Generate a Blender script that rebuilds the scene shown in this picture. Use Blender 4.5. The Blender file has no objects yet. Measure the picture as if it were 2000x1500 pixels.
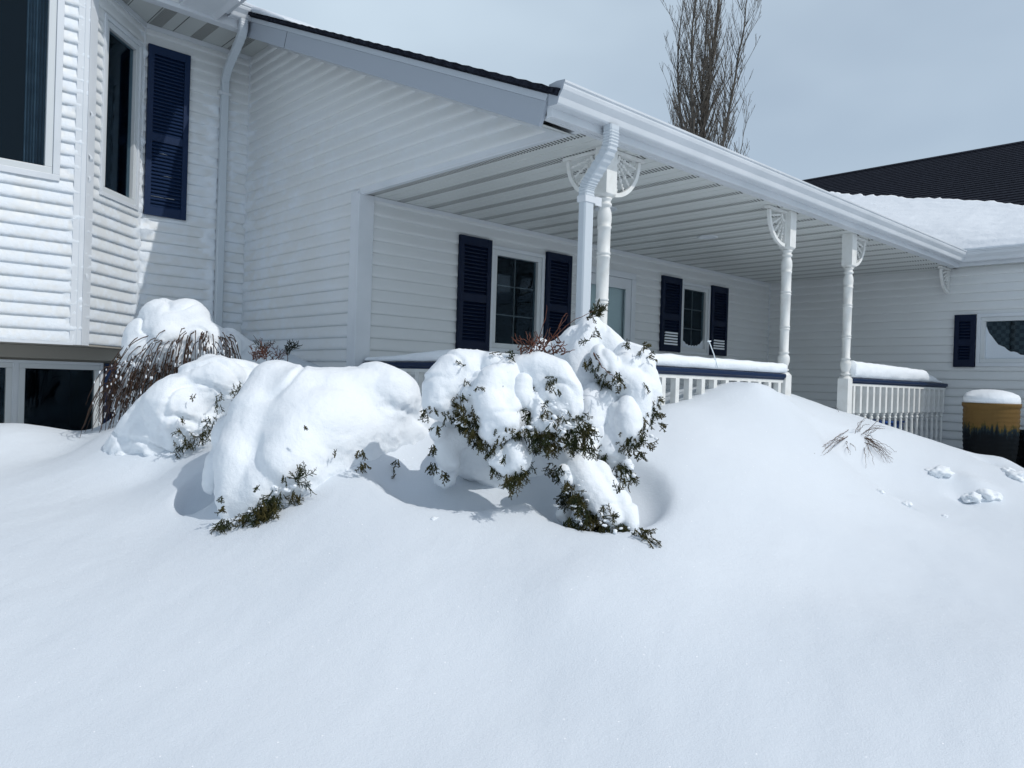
import bpy, bmesh, math, random
import numpy as np
from mathutils import Vector, Matrix, noise
random.seed(7)
S = bpy.context.scene
COL = S.collection
# ------------------------------------------------------------------ camera
RM = ((0.7304478, -0.0204798, -0.6826615), (-0.6822630, 0.0235423, -0.7307277), (0.0310366, 0.9995130, 0.0032238))
cd = bpy.data.cameras.new('camera'); cam = bpy.data.objects.new('camera', cd); COL.objects.link(cam)
cd.sensor_width = 36; cd.lens = 27.0; cd.clip_start = .05; cd.clip_end = 3000
cam.matrix_world = Matrix(RM).to_4x4()
S.camera = cam
# ------------------------------------------------------------------ light
SUN = Vector((0.36, -1.0, 1.15)).normalized()
el = math.asin(SUN.z); az = math.atan2(SUN.x, SUN.y)
w = bpy.data.worlds.new('World'); S.world = w; w.use_nodes = True
nt = w.node_tree; bg = nt.nodes['Background']
sky = nt.nodes.new('ShaderNodeTexSky'); sky.sky_type = 'NISHITA'; sky.sun_disc = False
sky.sun_elevation = el; sky.sun_rotation = az; sky.air_density = 1.0; sky.dust_density = 1.5; sky.ozone_density = 1.0
tc = nt.nodes.new('ShaderNodeTexCoord')
mp = nt.nodes.new('ShaderNodeMapping'); mp.inputs['Scale'].default_value = (1, 1, 2.2)
nz = nt.nodes.new('ShaderNodeTexNoise'); nz.inputs['Scale'].default_value = 1.5; nz.inputs['Detail'].default_value = 4; nz.inputs['Roughness'].default_value = .5
cr = nt.nodes.new('ShaderNodeMapRange'); cr.inputs[1].default_value = .3; cr.inputs[2].default_value = .75; cr.inputs[3].default_value = .55; cr.inputs[4].default_value = 1.0
mx = nt.nodes.new('ShaderNodeMix'); mx.data_type = 'RGBA'
mx.inputs['B'].default_value = (6.3, 7.6, 8.8, 1)
nt.links.new(tc.outputs['Generated'], mp.inputs['Vector']); nt.links.new(mp.outputs[0], nz.inputs['Vector'])
nt.links.new(nz.outputs['Fac'], cr.inputs[0])
sx = nt.nodes.new('ShaderNodeSeparateXYZ'); nt.links.new(tc.outputs['Generated'], sx.inputs[0])
zr = nt.nodes.new('ShaderNodeMapRange'); zr.interpolation_type = 'SMOOTHSTEP'; zr.inputs[1].default_value = .42; zr.inputs[2].default_value = .95; zr.inputs[3].default_value = 1.0; zr.inputs[4].default_value = .12
nt.links.new(sx.outputs[2], zr.inputs[0])
ml = nt.nodes.new('ShaderNodeMath'); ml.operation = 'MULTIPLY'; nt.links.new(cr.outputs[0], ml.inputs[0]); nt.links.new(zr.outputs[0], ml.inputs[1])
nt.links.new(ml.outputs[0], mx.inputs['Factor'])
nt.links.new(sky.outputs[0], mx.inputs['A']); nt.links.new(mx.outputs['Result'], bg.inputs['Color'])
bg.inputs['Strength'].default_value = 0.12
sl = bpy.data.lights.new('sun', 'SUN'); sl.energy = 2.7; sl.angle = math.radians(.55); sl.color = (1.0, .975, .94)
so = bpy.data.objects.new('sun', sl); COL.objects.link(so); so.rotation_euler = SUN.to_track_quat('Z', 'Y').to_euler(); so.location = SUN * 30
vs = S.view_settings; vs.view_transform = 'Standard'; vs.look = 'None'; vs.exposure = -0.30; vs.gamma = 1
S.render.engine = 'CYCLES'
S.cycles.max_bounces = 8; S.cycles.diffuse_bounces = 4; S.cycles.caustics_reflective = False; S.cycles.caustics_refractive = False

# ------------------------------------------------------------------ helpers
def ray(px, py):
    c = ((px - 1000) / 1500, -(py - 750) / 1500, -1.0)
    return Vector([sum(RM[i][k] * c[k] for k in range(3)) for i in range(3)])
def P(px, py, d): return ray(px, py) * d            # point seen in that direction at that depth
def link(o, parent=None):
    COL.objects.link(o)
    if parent: o.parent = parent
    return o
def tag(o, label=None, cat=None, group=None, kind=None):
    if label: o['label'] = label
    if cat: o['category'] = cat
    if group: o['group'] = group
    if kind: o['kind'] = kind
    return o
def thing(name, label, cat, loc=(0, 0, 0), group=None):
    o = bpy.data.objects.new(name, None); o.empty_display_size = .1; link(o); o.location = loc
    return tag(o, label, cat, group)
class MB:
    def __init__(s): s.v = []; s.f = []; s.a = []
    def add(s, vs, fs):
        n = len(s.v); s.v += [tuple(v) for v in vs]; s.f += [tuple(i + n for i in f) for f in fs]; return s
    def box(s, x0, x1, y0, y1, z0, z1):
        v = [(x, y, z) for x in (x0, x1) for y in (y0, y1) for z in (z0, z1)]
        return s.add(v, [(0, 1, 3, 2), (4, 6, 7, 5), (0, 4, 5, 1), (2, 3, 7, 6), (0, 2, 6, 4), (1, 5, 7, 3)])
    def fbox(s, O, U, V, W, u0, u1, v0, v1, w0, w1):   # box in a frame
        v = [O + U * a + V * b + W * c for a in (u0, u1) for b in (v0, v1) for c in (w0, w1)]
        return s.add(v, [(0, 1, 3, 2), (4, 6, 7, 5), (0, 4, 5, 1), (2, 3, 7, 6), (0, 2, 6, 4), (1, 5, 7, 3)])
    def extrude(s, poly, fn, a, b):                    # closed 2d outline swept from a to b; fn(p,q,t)->xyz
        n = len(poly)
        vs = [fn(p, q, a) for p, q in poly] + [fn(p, q, b) for p, q in poly]
        return s.add(vs, [tuple(range(n))[::-1], tuple(range(n, 2 * n))] + [(i, (i + 1) % n, n + (i + 1) % n, n + i) for i in range(n)])
    def tube(s, pts, rad, n=5, cap=True):
        pts = [Vector(p) for p in pts]
        if not hasattr(rad, '__len__'): rad = [rad] * len(pts)
        t = (pts[1] - pts[0]).normalized(); up = Vector((0, 0, 1)) if abs(t.z) < .9 else Vector((1, 0, 0))
        x = t.cross(up).normalized(); rings = []
        for i, p in enumerate(pts):
            t = ((pts[i + 1] if i < len(pts) - 1 else p) - (pts[i - 1] if i else p)).normalized()
            x = (x - t * x.dot(t)).normalized(); y = t.cross(x)
            rings.append([p + (x * math.cos(2 * math.pi * k / n) + y * math.sin(2 * math.pi * k / n)) * rad[i] for k in range(n)])
        m = len(rings); vs = [v for r in rings for v in r]
        fs = [(i * n + k, i * n + (k + 1) % n, (i + 1) * n + (k + 1) % n, (i + 1) * n + k) for i in range(m - 1) for k in range(n)]
        if cap: fs += [tuple(range(n))[::-1], tuple(range((m - 1) * n, m * n))]
        return s.add(vs, fs)
    def lathe(s, prof, loc, n=20):                      # prof [(r,z)]
        L = Vector(loc); m = len(prof)
        vs = [L + Vector((r * math.cos(2 * math.pi * k / n), r * math.sin(2 * math.pi * k / n), z)) for r, z in prof for k in range(n)]
        fs = [(i * n + k, i * n + (k + 1) % n, (i + 1) * n + (k + 1) % n, (i + 1) * n + k) for i in range(m - 1) for k in range(n)]
        fs += [tuple(range(n))[::-1], tuple(range((m - 1) * n, m * n))]
        return s.add(vs, fs)
    def ball(s, c, r, sub=2, sc=(1, 1, 1)):
        bm = bmesh.new(); bmesh.ops.create_icosphere(bm, subdivisions=sub, radius=1)
        c = Vector(c); vs = [c + Vector((v.co.x * r * sc[0], v.co.y * r * sc[1], v.co.z * r * sc[2])) for v in bm.verts]
        fs = [tuple(v.index for v in f.verts) for f in bm.faces]; bm.free(); return s.add(vs, fs)
    def mesh(s, name):
        me = bpy.data.meshes.new(name); me.from_pydata(s.v, [], s.f); me.update(); return me
    def build(s, name, mat, parent=None, smooth=False, bevel=0, origin=None):
        me = s.mesh(name)
        if smooth: me.polygons.foreach_set('use_smooth', [True] * len(me.polygons))
        me.materials.append(mat); o = bpy.data.objects.new(name, me); link(o, parent)
        if bevel:
            b = o.modifiers.new('bevel', 'BEVEL'); b.width = bevel; b.segments = 2; b.limit_method = 'ANGLE'; b.angle_limit = .7
        return o

# ------------------------------------------------------------------ materials
def mat(name, col=(.5, .5, .5), rough=.5, spec=.5, bump=None, var=None, metal=0):
    m = bpy.data.materials.new(name); m.use_nodes = True; t = m.node_tree; b = t.nodes['Principled BSDF']
    b.inputs['Base Color'].default_value = (*col, 1); b.inputs['Roughness'].default_value = rough
    b.inputs['Specular IOR Level'].default_value = spec; b.inputs['Metallic'].default_value = metal
    c = t.nodes.new('ShaderNodeTexCoord')
    if var:   # (scale, colour2, lo, hi)
        n = t.nodes.new('ShaderNodeTexNoise'); n.inputs['Scale'].default_value = var[0]; n.inputs['Detail'].default_value = 5
        r = t.nodes.new('ShaderNodeMapRange'); r.inputs[1].default_value = var[2]; r.inputs[2].default_value = var[3]
        k = t.nodes.new('ShaderNodeMix'); k.data_type = 'RGBA'; k.inputs['A'].default_value = (*col, 1); k.inputs['B'].default_value = (*var[1], 1)
        t.links.new(c.outputs['Object'], n.inputs['Vector']); t.links.new(n.outputs['Fac'], r.inputs[0]); t.links.new(r.outputs[0], k.inputs['Factor'])
        t.links.new(k.outputs['Result'], b.inputs['Base Color'])
    if bump:  # list of (scale, strength, distance)
        prev = None
        for sc, st, di in bump:
            n = t.nodes.new('ShaderNodeTexNoise'); n.inputs['Scale'].default_value = sc; n.inputs['Detail'].default_value = 4
            u = t.nodes.new('ShaderNodeBump'); u.inputs['Strength'].default_value = st; u.inputs['Distance'].default_value = di
            t.links.new(c.outputs['Object'], n.inputs['Vector']); t.links.new(n.outputs['Fac'], u.inputs['Height'])
            if prev: t.links.new(prev.outputs[0], u.inputs['Normal'])
            prev = u
        t.links.new(prev.outputs[0], b.inputs['Normal'])
    return m
M = {}
SNOWC = (.72, .765, .81)
def snow_mat(name, bump, col=SNOWC):
    m = mat(name, col, .6, .25, bump=bump); t = m.node_tree; b = t.nodes['Principled BSDF']
    b.inputs['Subsurface Weight'].default_value = .0
    return m
def sparkle_and_tone(m):  # snow sparkle painted into the colour as white dots, over random patchy tone
    t = m.node_tree; b = t.nodes['Principled BSDF']; c = [n for n in t.nodes if n.type == 'TEX_COORD'][0]
    v = t.nodes.new('ShaderNodeTexVoronoi'); v.inputs['Scale'].default_value = 34; t.links.new(c.outputs['Object'], v.inputs['Vector'])
    a = t.nodes.new('ShaderNodeMath'); a.operation = 'LESS_THAN'; a.inputs[1].default_value = .085; t.links.new(v.outputs['Distance'], a.inputs[0])
    s_ = t.nodes.new('ShaderNodeSeparateColor'); t.links.new(v.outputs['Color'], s_.inputs[0])
    g = t.nodes.new('ShaderNodeMath'); g.operation = 'GREATER_THAN'; g.inputs[1].default_value = .86; t.links.new(s_.outputs[0], g.inputs[0])
    k = t.nodes.new('ShaderNodeMath'); k.operation = 'MULTIPLY'; t.links.new(a.outputs[0], k.inputs[0]); t.links.new(g.outputs[0], k.inputs[1])
    n = t.nodes.new('ShaderNodeTexNoise'); n.inputs['Scale'].default_value = 1.1; n.inputs['Detail'].default_value = 5; t.links.new(c.outputs['Object'], n.inputs['Vector'])
    x0 = t.nodes.new('ShaderNodeMix'); x0.data_type = 'RGBA'; col = b.inputs['Base Color'].default_value[:]
    x0.inputs['A'].default_value = (col[0] * .955, col[1] * .965, col[2] * .975, 1); x0.inputs['B'].default_value = (min(1, col[0] * 1.05), min(1, col[1] * 1.04), min(1, col[2] * 1.03), 1)
    t.links.new(n.outputs['Fac'], x0.inputs['Factor'])
    x = t.nodes.new('ShaderNodeMix'); x.data_type = 'RGBA'; x.inputs['B'].default_value = (.97, .98, 1, 1); t.links.new(x0.outputs['Result'], x.inputs['A'])
    t.links.new(k.outputs[0], x.inputs['Factor']); t.links.new(x.outputs['Result'], b.inputs['Base Color']); return m
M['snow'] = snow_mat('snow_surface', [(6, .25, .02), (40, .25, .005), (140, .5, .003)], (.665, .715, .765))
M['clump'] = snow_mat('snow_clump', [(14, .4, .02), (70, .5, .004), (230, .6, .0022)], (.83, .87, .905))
sparkle_and_tone(M['snow'])
M['ice'] = mat('icicle', (.75, .82, .86), .15, .6)
M['trim'] = mat('white_trim', (.66, .69, .72), .35, .5, bump=[(7, .15, .01)], var=(3, (.60, .635, .665), .4, .7))
M['trimg'] = mat('drip_edge', (.47, .52, .57), .35, .4)
M['trims'] = mat('downspout_metal', (.54, .59, .63), .35, .5, bump=[(9, .2, .004)])
M['fascia'] = mat('grey_fascia', (.36, .40, .45), .4, .4, bump=[(40, .15, .002)])
M['trimw'] = mat('white_painted_wood', (.74, .75, .73), .5, .4, bump=[(60, .25, .002)], var=(14, (.66, .66, .63), .45, .75))
M['navy'] = mat('navy_paint', (.0035, .010, .031), .45, .18, bump=[(90, .2, .001)])
M['navyl'] = mat('navy_blue_paint', (.006, .020, .060), .45, .22)
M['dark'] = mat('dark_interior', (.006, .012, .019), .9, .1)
M['black'] = mat('black_gap', (.01, .01, .01), .8, .2)
M['sash'] = mat('window_vinyl', (.60, .63, .64), .35, .5)
M['curtain'] = mat('curtain', (.20, .25, .30), .9, .1, var=(6, (.12, .16, .2), .4, .6))
M['door'] = mat('door_panel', (.60, .66, .68), .4, .4)
M['muntin'] = mat('muntin', (.42, .34, .30), .5, .3)
M['beige'] = mat('bay_underside', (.33, .31, .27), .6, .3, bump=[(30, .2, .003)])
M['bark'] = mat('bark', (.085, .076, .066), .9, .2, bump=[(30, .6, .02)], var=(4, (.13, .115, .096), .4, .65))
M['twig'] = mat('twig', (.045, .030, .022), .85, .2, var=(40, (.09, .055, .04), .4, .6))
M['dead'] = mat('dead_twig', (.16, .062, .040), .85, .2, var=(30, (.09, .05, .04), .4, .6))
M['straw'] = mat('straw_twig', (.13, .085, .06), .85, .2, var=(30, (.08, .05, .038), .4, .6))
M['jun'] = mat('juniper_foliage', (.022, .030, .011), .8, .15, var=(11, (.062, .052, .017), .42, .62))
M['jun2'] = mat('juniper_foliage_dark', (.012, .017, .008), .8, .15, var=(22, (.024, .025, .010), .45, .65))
M['blue'] = mat('blue_plastic', (.02, .09, .35), .4, .4)
M['crate'] = mat('black_plastic', (.012, .012, .014), .6, .3)

def shingle_mat():
    m = mat('asphalt_shingle', (.008, .010, .017), .9, .12, bump=[(220, .6, .004)], var=(26, (.020, .024, .036), .4, .65))
    return m
M['shingle'] = shingle_mat()

def vinyl_mat(name, col):
    m = mat(name, col, .42, .4); t = m.node_tree; b = t.nodes['Principled BSDF']
    c = [n for n in t.nodes if n.type == 'TEX_COORD'][0]
    n = t.nodes.new('ShaderNodeTexNoise'); n.inputs['Scale'].default_value = 2.2; n.inputs['Detail'].default_value = 6
    k = t.nodes.new('ShaderNodeMix'); k.data_type = 'RGBA'; k.inputs['A'].default_value = (*col, 1)
    k.inputs['B'].default_value = (col[0] * .98, col[1] * .977, col[2] * .965, 1)
    r = t.nodes.new('ShaderNodeMapRange'); r.inputs[1].default_value = .42; r.inputs[2].default_value = .78
    t.links.new(c.outputs['Object'], n.inputs['Vector']); t.links.new(n.outputs['Fac'], r.inputs[0]); t.links.new(r.outputs[0], k.inputs['Factor'])
    at = t.nodes.new('ShaderNodeAttribute'); at.attribute_name = 'frost'
    k2 = t.nodes.new('ShaderNodeMix'); k2.data_type = 'RGBA'; k2.inputs['B'].default_value = (*SNOWC, 1)
    t.links.new(k.outputs['Result'], k2.inputs['A']); t.links.new(at.outputs['Fac'], k2.inputs['Factor']); t.links.new(k2.outputs['Result'], b.inputs['Base Color'])
    r2 = t.nodes.new('ShaderNodeMapRange'); r2.inputs[3].default_value = .42; r2.inputs[4].default_value = .6
    t.links.new(at.outputs['Fac'], r2.inputs[0]); t.links.new(r2.outputs[0], b.inputs['Roughness'])
    n2 = t.nodes.new('ShaderNodeTexNoise'); n2.inputs['Scale'].default_value = 55; n2.inputs['Detail'].default_value = 5
    u = t.nodes.new('ShaderNodeBump'); u.inputs['Distance'].default_value = .006
    r3 = t.nodes.new('ShaderNodeMapRange'); r3.inputs[3].default_value = .06; r3.inputs[4].default_value = .6
    t.links.new(at.outputs['Fac'], r3.inputs[0]); t.links.new(r3.outputs[0], u.inputs['Strength'])
    t.links.new(c.outputs['Object'], n2.inputs['Vector']); t.links.new(n2.outputs['Fac'], u.inputs['Height']); t.links.new(u.outputs[0], b.inputs['Normal'])
    return m
M['vinyl'] = vinyl_mat('vinyl_siding', (.68, .70, .705))

def glass_mat(name, refl=.018, tint=(.62, .70, .74)):
    m = bpy.data.materials.new(name); m.use_nodes = True; t = m.node_tree; t.nodes.remove(t.nodes['Principled BSDF'])
    out = t.nodes['Material Output']; g = t.nodes.new('ShaderNodeBsdfGlossy'); g.inputs['Roughness'].default_value = .01; g.inputs['Color'].default_value = (.62, .82, 1, 1)
    tr = t.nodes.new('ShaderNodeBsdfTransparent'); tr.inputs['Color'].default_value = (*tint, 1)
    lw = t.nodes.new('ShaderNodeLayerWeight'); lw.inputs['Blend'].default_value = .5
    pw = t.nodes.new('ShaderNodeMath'); pw.operation = 'POWER'; pw.inputs[1].default_value = 5; t.links.new(lw.outputs['Facing'], pw.inputs[0])
    fr = t.nodes.new('ShaderNodeMath'); fr.operation = 'MULTIPLY_ADD'; fr.inputs[1].default_value = .9; fr.inputs[2].default_value = refl; t.links.new(pw.outputs[0], fr.inputs[0])
    s = t.nodes.new('ShaderNodeMixShader'); t.links.new(fr.outputs[0], s.inputs[0]); t.links.new(tr.outputs[0], s.inputs[1]); t.links.new(g.outputs[0], s.inputs[2])
    t.links.new(s.outputs[0], out.inputs['Surface']); return m
M['glass'] = glass_mat('window_glass'); M['glass2'] = glass_mat('storm_door_glass', .02, (.9, .94, .94))

def soffit_mat():   # vented strips: dark slots across every third rib
    m = mat('vented_soffit', (.64, .66, .64), .4, .4); t = m.node_tree; b = t.nodes['Principled BSDF']
    def math_(op, a, bb=None, v=None):
        n = t.nodes.new('ShaderNodeMath'); n.operation = op
        if isinstance(a, (int, float)): n.inputs[0].default_value = a
        else: t.links.new(a, n.inputs[0])
        if bb is not None:
            if isinstance(bb, (int, float)): n.inputs[1].default_value = bb
            else: t.links.new(bb, n.inputs[1])
        return n.outputs[0]
    c = t.nodes.new('ShaderNodeTexCoord'); s = t.nodes.new('ShaderNodeSeparateXYZ'); t.links.new(c.outputs['Object'], s.inputs[0])
    x, y = s.outputs[0], s.outputs[1]
    fx = math_('FRACT', math_('DIVIDE', math_('SUBTRACT', x, 3.395), .305))
    band = math_('LESS_THAN', fx, .30)
    band = math_('MULTIPLY', band, math_('GREATER_THAN', fx, .03))
    fy = math_('FRACT', math_('DIVIDE', math_('ADD', y, math_('MULTIPLY', x, -.25)), .028))
    slot = math_('LESS_THAN', fy, .46)
    k = math_('MULTIPLY', band, slot)
    mx = t.nodes.new('ShaderNodeMix'); mx.data_type = 'RGBA'; mx.inputs['A'].default_value = (.64, .66, .64, 1); mx.inputs['B'].default_value = (.045, .045, .042, 1)
    t.links.new(k, mx.inputs['Factor']); t.links.new(mx.outputs['Result'], b.inputs['Base Color'])
    return m
M['soffit'] = soffit_mat()
M['soffitp'] = mat('plain_soffit', (.50, .52, .50), .4, .4)
def eave_vent_mat():
    m = mat('perforated_soffit', (.42, .43, .41), .5, .3); t = m.node_tree; b = t.nodes['Principled BSDF']
    c = t.nodes.new('ShaderNodeTexCoord'); ck = t.nodes.new('ShaderNodeTexChecker'); ck.inputs['Scale'].default_value = 90
    ck.inputs['Color1'].default_value = (.46, .47, .44, 1); ck.inputs['Color2'].default_value = (.05, .05, .05, 1)
    t.links.new(c.outputs['Object'], ck.inputs['Vector']); t.links.new(ck.outputs[0], b.inputs['Base Color']); return m
M['vent'] = eave_vent_mat()

# ------------------------------------------------------------------ dimensions (metres from the eye)
YW, XG, YS, XR, ZC = 5.5, 3.37, 7.69, 10.07, 1.505
YB, XB = 7.08, 1.72          # bay front plane, bay outer corner
CR = .1016                   # siding course
SL = .434                    # main roof slope
YE, ZE = 2.99, 1.60          # porch eave line, roof top there
def zroof(y): return ZE + .03 + SL * (y - YE)

house = thing('house', 'white vinyl sided bungalow with covered porch, navy shutters and dark shingle roofs', 'house', (0, 0, -1.2))
HZ = 1.2
class HP: pass
def part(mb, name, m, parent=house, label=None, **k):
    o = mb.build(name, m, None, **k)
    o.parent = parent
    o.matrix_parent_inverse = Matrix.Translation((0, 0, HZ)) if parent == house else Matrix.Identity(4)
    if label: o['label'] = label
    return o

def clip(o, co, no):
    bm = bmesh.new(); bm.from_mesh(o.data)
    bmesh.ops.bisect_plane(bm, geom=bm.verts[:] + bm.edges[:] + bm.faces[:], plane_co=co, plane_no=no, clear_outer=True)
    bm.to_mesh(o.data); bm.free()

def siding(O, U, N, u0, u1, z0, z1, holes=(), frost=None, du=None, phase=0.0):
    """lap siding on plane through O, along U, facing N"""
    O = Vector(O); U = Vector(U); N = Vector(N)
    us = {u0, u1}
    for h in holes: us |= {max(u0, min(u1, h[0])), max(u0, min(u1, h[1]))}
    if du:
        k = int((u1 - u0) / du) + 1; us |= {u0 + (u1 - u0) * i / k for i in range(k + 1)}
    us = sorted(us)
    hz = sorted({z for h in holes for z in h[2:4]})
    rows = []; k0 = math.floor((z0 - phase) / CR); k1 = math.ceil((z1 - phase) / CR)
    PF = [0, .035, .10, .24, .45, .7, 1]; PO = [.002, .0150, .0195, .0205, .0170, .0105, .0020]
    for k in range(k0, k1):
        zb = phase + k * CR
        zs = sorted({zb + CR * f for f in PF} | {z for z in hz if zb < z < zb + CR})
        for z in zs: rows.append((z, float(np.interp((z - zb) / CR, PF, PO)), k))
    rows = [r for r in rows if z0 - 1e-6 <= r[0] <= z1 + CR]
    vs = []; fa = []
    for z, off, kk in rows:
        for u in us:
            o = off; f = 0
            if frost:
                t, ad = frost(u, z); o = off + ad; f = min(1, ad / .004)
                if t > o: f = min(1, (t - o) / .003 + .4); o = t
            vs.append(O + U * u + N * o + Vector((0, 0, z))); fa.append(f)
    nu = len(us); fs = []
    for i in range(len(rows) - 1):
        if rows[i][2] != rows[i + 1][2]: continue
        zc = (rows[i][0] + rows[i + 1][0]) / 2
        for j in range(nu - 1):
            uc = (us[j] + us[j + 1]) / 2
            if any(h[0] < uc < h[1] and h[2] < zc < h[3] for h in holes): continue
            fs.append((i * nu + j, i * nu + j + 1, (i + 1) * nu + j + 1, (i + 1) * nu + j))
    mb = MB(); mb.add(vs, fs); o = part(mb, 'wall', M['vinyl'], smooth=True)
    a = o.data.attributes.new('frost', 'FLOAT', 'POINT'); a.data.foreach_set('value', fa)
    return o

def fr_noise(u, z, s, seed=0.0): return noise.noise(Vector((u * s, z * s * 1.6, seed)))
def sm(x, a, b):
    t = max(0, min(1, (x - a) / (b - a))); return t * t * (3 - 2 * t)

# ---- walls
win1 = (4.80, 5.52, .28, 1.29); win2 = (7.90, 8.54, .41, 1.29); doorr = (6.02, 7.00, -.9, 1.27)
siding((0, YW, 0), (1, 0, 0), (0, -1, 0), XG + .02, XR, -1.0, ZC, holes=[win1, win2, doorr], phase=ZC % CR + .04)
wing_win = (1.30, 2.86, .345, .955)
siding((XR, 0, 0), (0, 1, 0), (-1, 0, 0), -2.5, YW, -1.2, 1.62, holes=[wing_win], phase=ZC % CR)
def frost_gable(u, z):
    e = sm(u, 6.2, 7.69) * .6 + .25 * sm(u, 5.5, 6.6)
    lo = sm(2.7 - z, 0, .8)
    f = .0045 * (e + .25) * lo * max(0, .35 + 1.1 * fr_noise(u, z, 3.1, 2) + .9 * fr_noise(u, z, 11, 5) + .6 * fr_noise(u, z, 34, 5))
    c = .05 * sm(u, 7.45, 7.66) * max(0, .3 + fr_noise(0, z, 6, 9) * 1.6) * sm(3.0 - z, 0, .8)
    return max(0, c), f
g = siding((XG, 0, 0), (0, 1, 0), (-1, 0, 0), 3.08, YS, -1.0, 3.7, holes=[(0, YW, -3, ZC)], frost=frost_gable, du=.03, phase=.02)
clip(g, (0, YE, ZE - .03), (0, -SL, 1))
def frost_sh(u, z):
    c = .05 * sm(2.52 - u, 0, .2) * max(0, .45 + fr_noise(0, z, 5, 3) * 1.4 + fr_noise(u, z, 20, 3) * .5) * sm(2.0 - z, 0, .5)
    d = .035 * (sm(u, 2.86, 3.0) * sm(3.06 - u, 0, .03) + .7 * sm(u, 3.12, 3.2) * sm(3.3 - u, 0, .15)) * max(0, .6 + 1.2 * fr_noise(u, z, 7, 4)) * sm(2.9 - z, 0, .3)
    f = .0045 * max(0, .3 + 1.0 * fr_noise(u, z, 4, 8) + .7 * fr_noise(u, z, 14, 8)) * sm(2.9 - z, 0, .6)
    return max(0, c, d), f
siding((0, YS, 0), (1, 0, 0), (0, -1, 0), 2.33, XG, -1.0, 3.25, frost=frost_sh, du=.02, phase=.0)
def frost_bay(u, z):
    e = sm(u, 1.52, 1.67) * (.8 if z > 1.0 else 1.0)
    f = .026 * max(0, e * (.35 + 1.1 * fr_noise(u, z, 9, 1) + .8 * fr_noise(u, z, 28, 1)))
    g2 = .0048 * max(0, .5 + .9 * fr_noise(u, z, 5, 6) + .9 * fr_noise(u, z, 30, 6))
    return f, g2
baywin = (-.6, 1.53, 1.50, 3.6)
siding((0, YB, 0), (1, 0, 0), (0, -1, 0), -.8, XB, .20, 3.28, holes=[baywin], frost=frost_bay, du=.012, phase=.2)
D45 = Vector((1, 1, 0)).normalized(); N45 = Vector((1, -1, 0)).normalized()
L45 = (2.33 - XB) * math.sqrt(2)
def frost_side(u, z):
    c = .045 * (sm(u, L45 - .14, L45)) * max(0, .5 + 1.2 * fr_noise(1, z, 6, 7)) + .03 * sm(.14 - u, 0, .12) * max(0, .4 + 1.3 * fr_noise(2, z, 7, 7))
    f = .005 * max(0, .25 + 1.0 * fr_noise(u, z, 6, 12) + .8 * fr_noise(u, z, 26, 12)) * sm(1.6 - z, 0, .2)
    return c, f
sidewin = (.18, .80, 1.48, 3.02)
siding((XB, YB, 0), D45, N45, 0, L45, .20, 3.28, holes=[sidewin], frost=frost_side, du=.012, phase=.2)
# lower wall under the bay, with the gap for the basement windows
bw1 = (1.345, 2.06, -.72, .055)
mb = MB(); mb.box(-1.0, 3.3, 7.70, 7.74, -1.3, -.72); mb.box(2.06, 3.3, 7.70, 7.74, -.72, .2); mb.box(-1.0, 2.06, 7.70, 7.74, .055, .2); mb.box(-1, .62, 7.70, 7.74, -.72, .055)
part(mb, 'foundation_wall', M['beige'])
# underside of bay and skirting board
mb = MB(); mb.add([(-.9, YB - .012, .20), (XB + .01, YB - .012, .20), (2.35, YS + .01, .20), (-.9, YS + .01, .20), (-.9, YB - .012, .185), (XB + .01, YB - .012, .185), (2.35, YS + .01, .185), (-.9, YS + .01, .185)],
                  [(0, 1, 2, 3), (7, 6, 5, 4), (0, 4, 5, 1), (1, 5, 6, 2), (2, 6, 7, 3), (3, 7, 4, 0)])
part(mb, 'bay_underside', M['beige'])
mb = MB(); mb.box(-1, 2.3, 7.60, 7.70, .075, .183); part(mb, 'header_board', M['beige'])
mb = MB()
for k in range(1): mb.box(-.9, XB - .06, YB - .03, YB - .004, .187, .207)
part(mb, 'starter_strip', M['trim'])
# corner boards
mb = MB(); mb.box(XG - .03, XG + .115, YW - .03, YW - .001, -1, ZC - .004); mb.box(XG - .03, XG - .001, YW - .001, YW + .10, -1, ZC + .02)
part(mb, 'corner_board', M['trim'], bevel=.003)
mb = MB()
C0 = Vector((XB, YB, 0)); Ub = Vector((1, 0, 0)); Nb = Vector((0, -1, 0))
mb.extrude([(-.085, -.022), (-.085, 0), (-.07, 0), (.0, 0), (.0, -.022), (-.035, -.026), (-.04, -.022)][::-1], lambda p, q, t: (XB + p, YB + q, t), .19, 3.28)
mb.fbox(C0, D45, N45, Vector((0, 0, 1)), 0, .085, 0, .022, .19, 3.28)
mb.extrude([(-.001, -.001), (.001, -.028), (.017, -.014)], lambda p, q, t: (XB + p, YB + q, t), .19, 3.28)
part(mb, 'corner_board', M['trim'])
mb = MB(); mb.box(2.30, 2.335, YS - .035, YS, .2, 3.26); part(mb, 'inside_corner_trim', M['trim'])
mb = MB(); mb.box(XG - .026, XG - .001, YS - .026, YS, .0, 3.26); part(mb, 'inside_corner_trim', M['trim'])
mb = MB(); mb.box(XR - .028, XR - .002, YW - .03, YW - .002, -1, ZC - .002); part(mb, 'inside_corner_trim', M['trim'])

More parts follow.
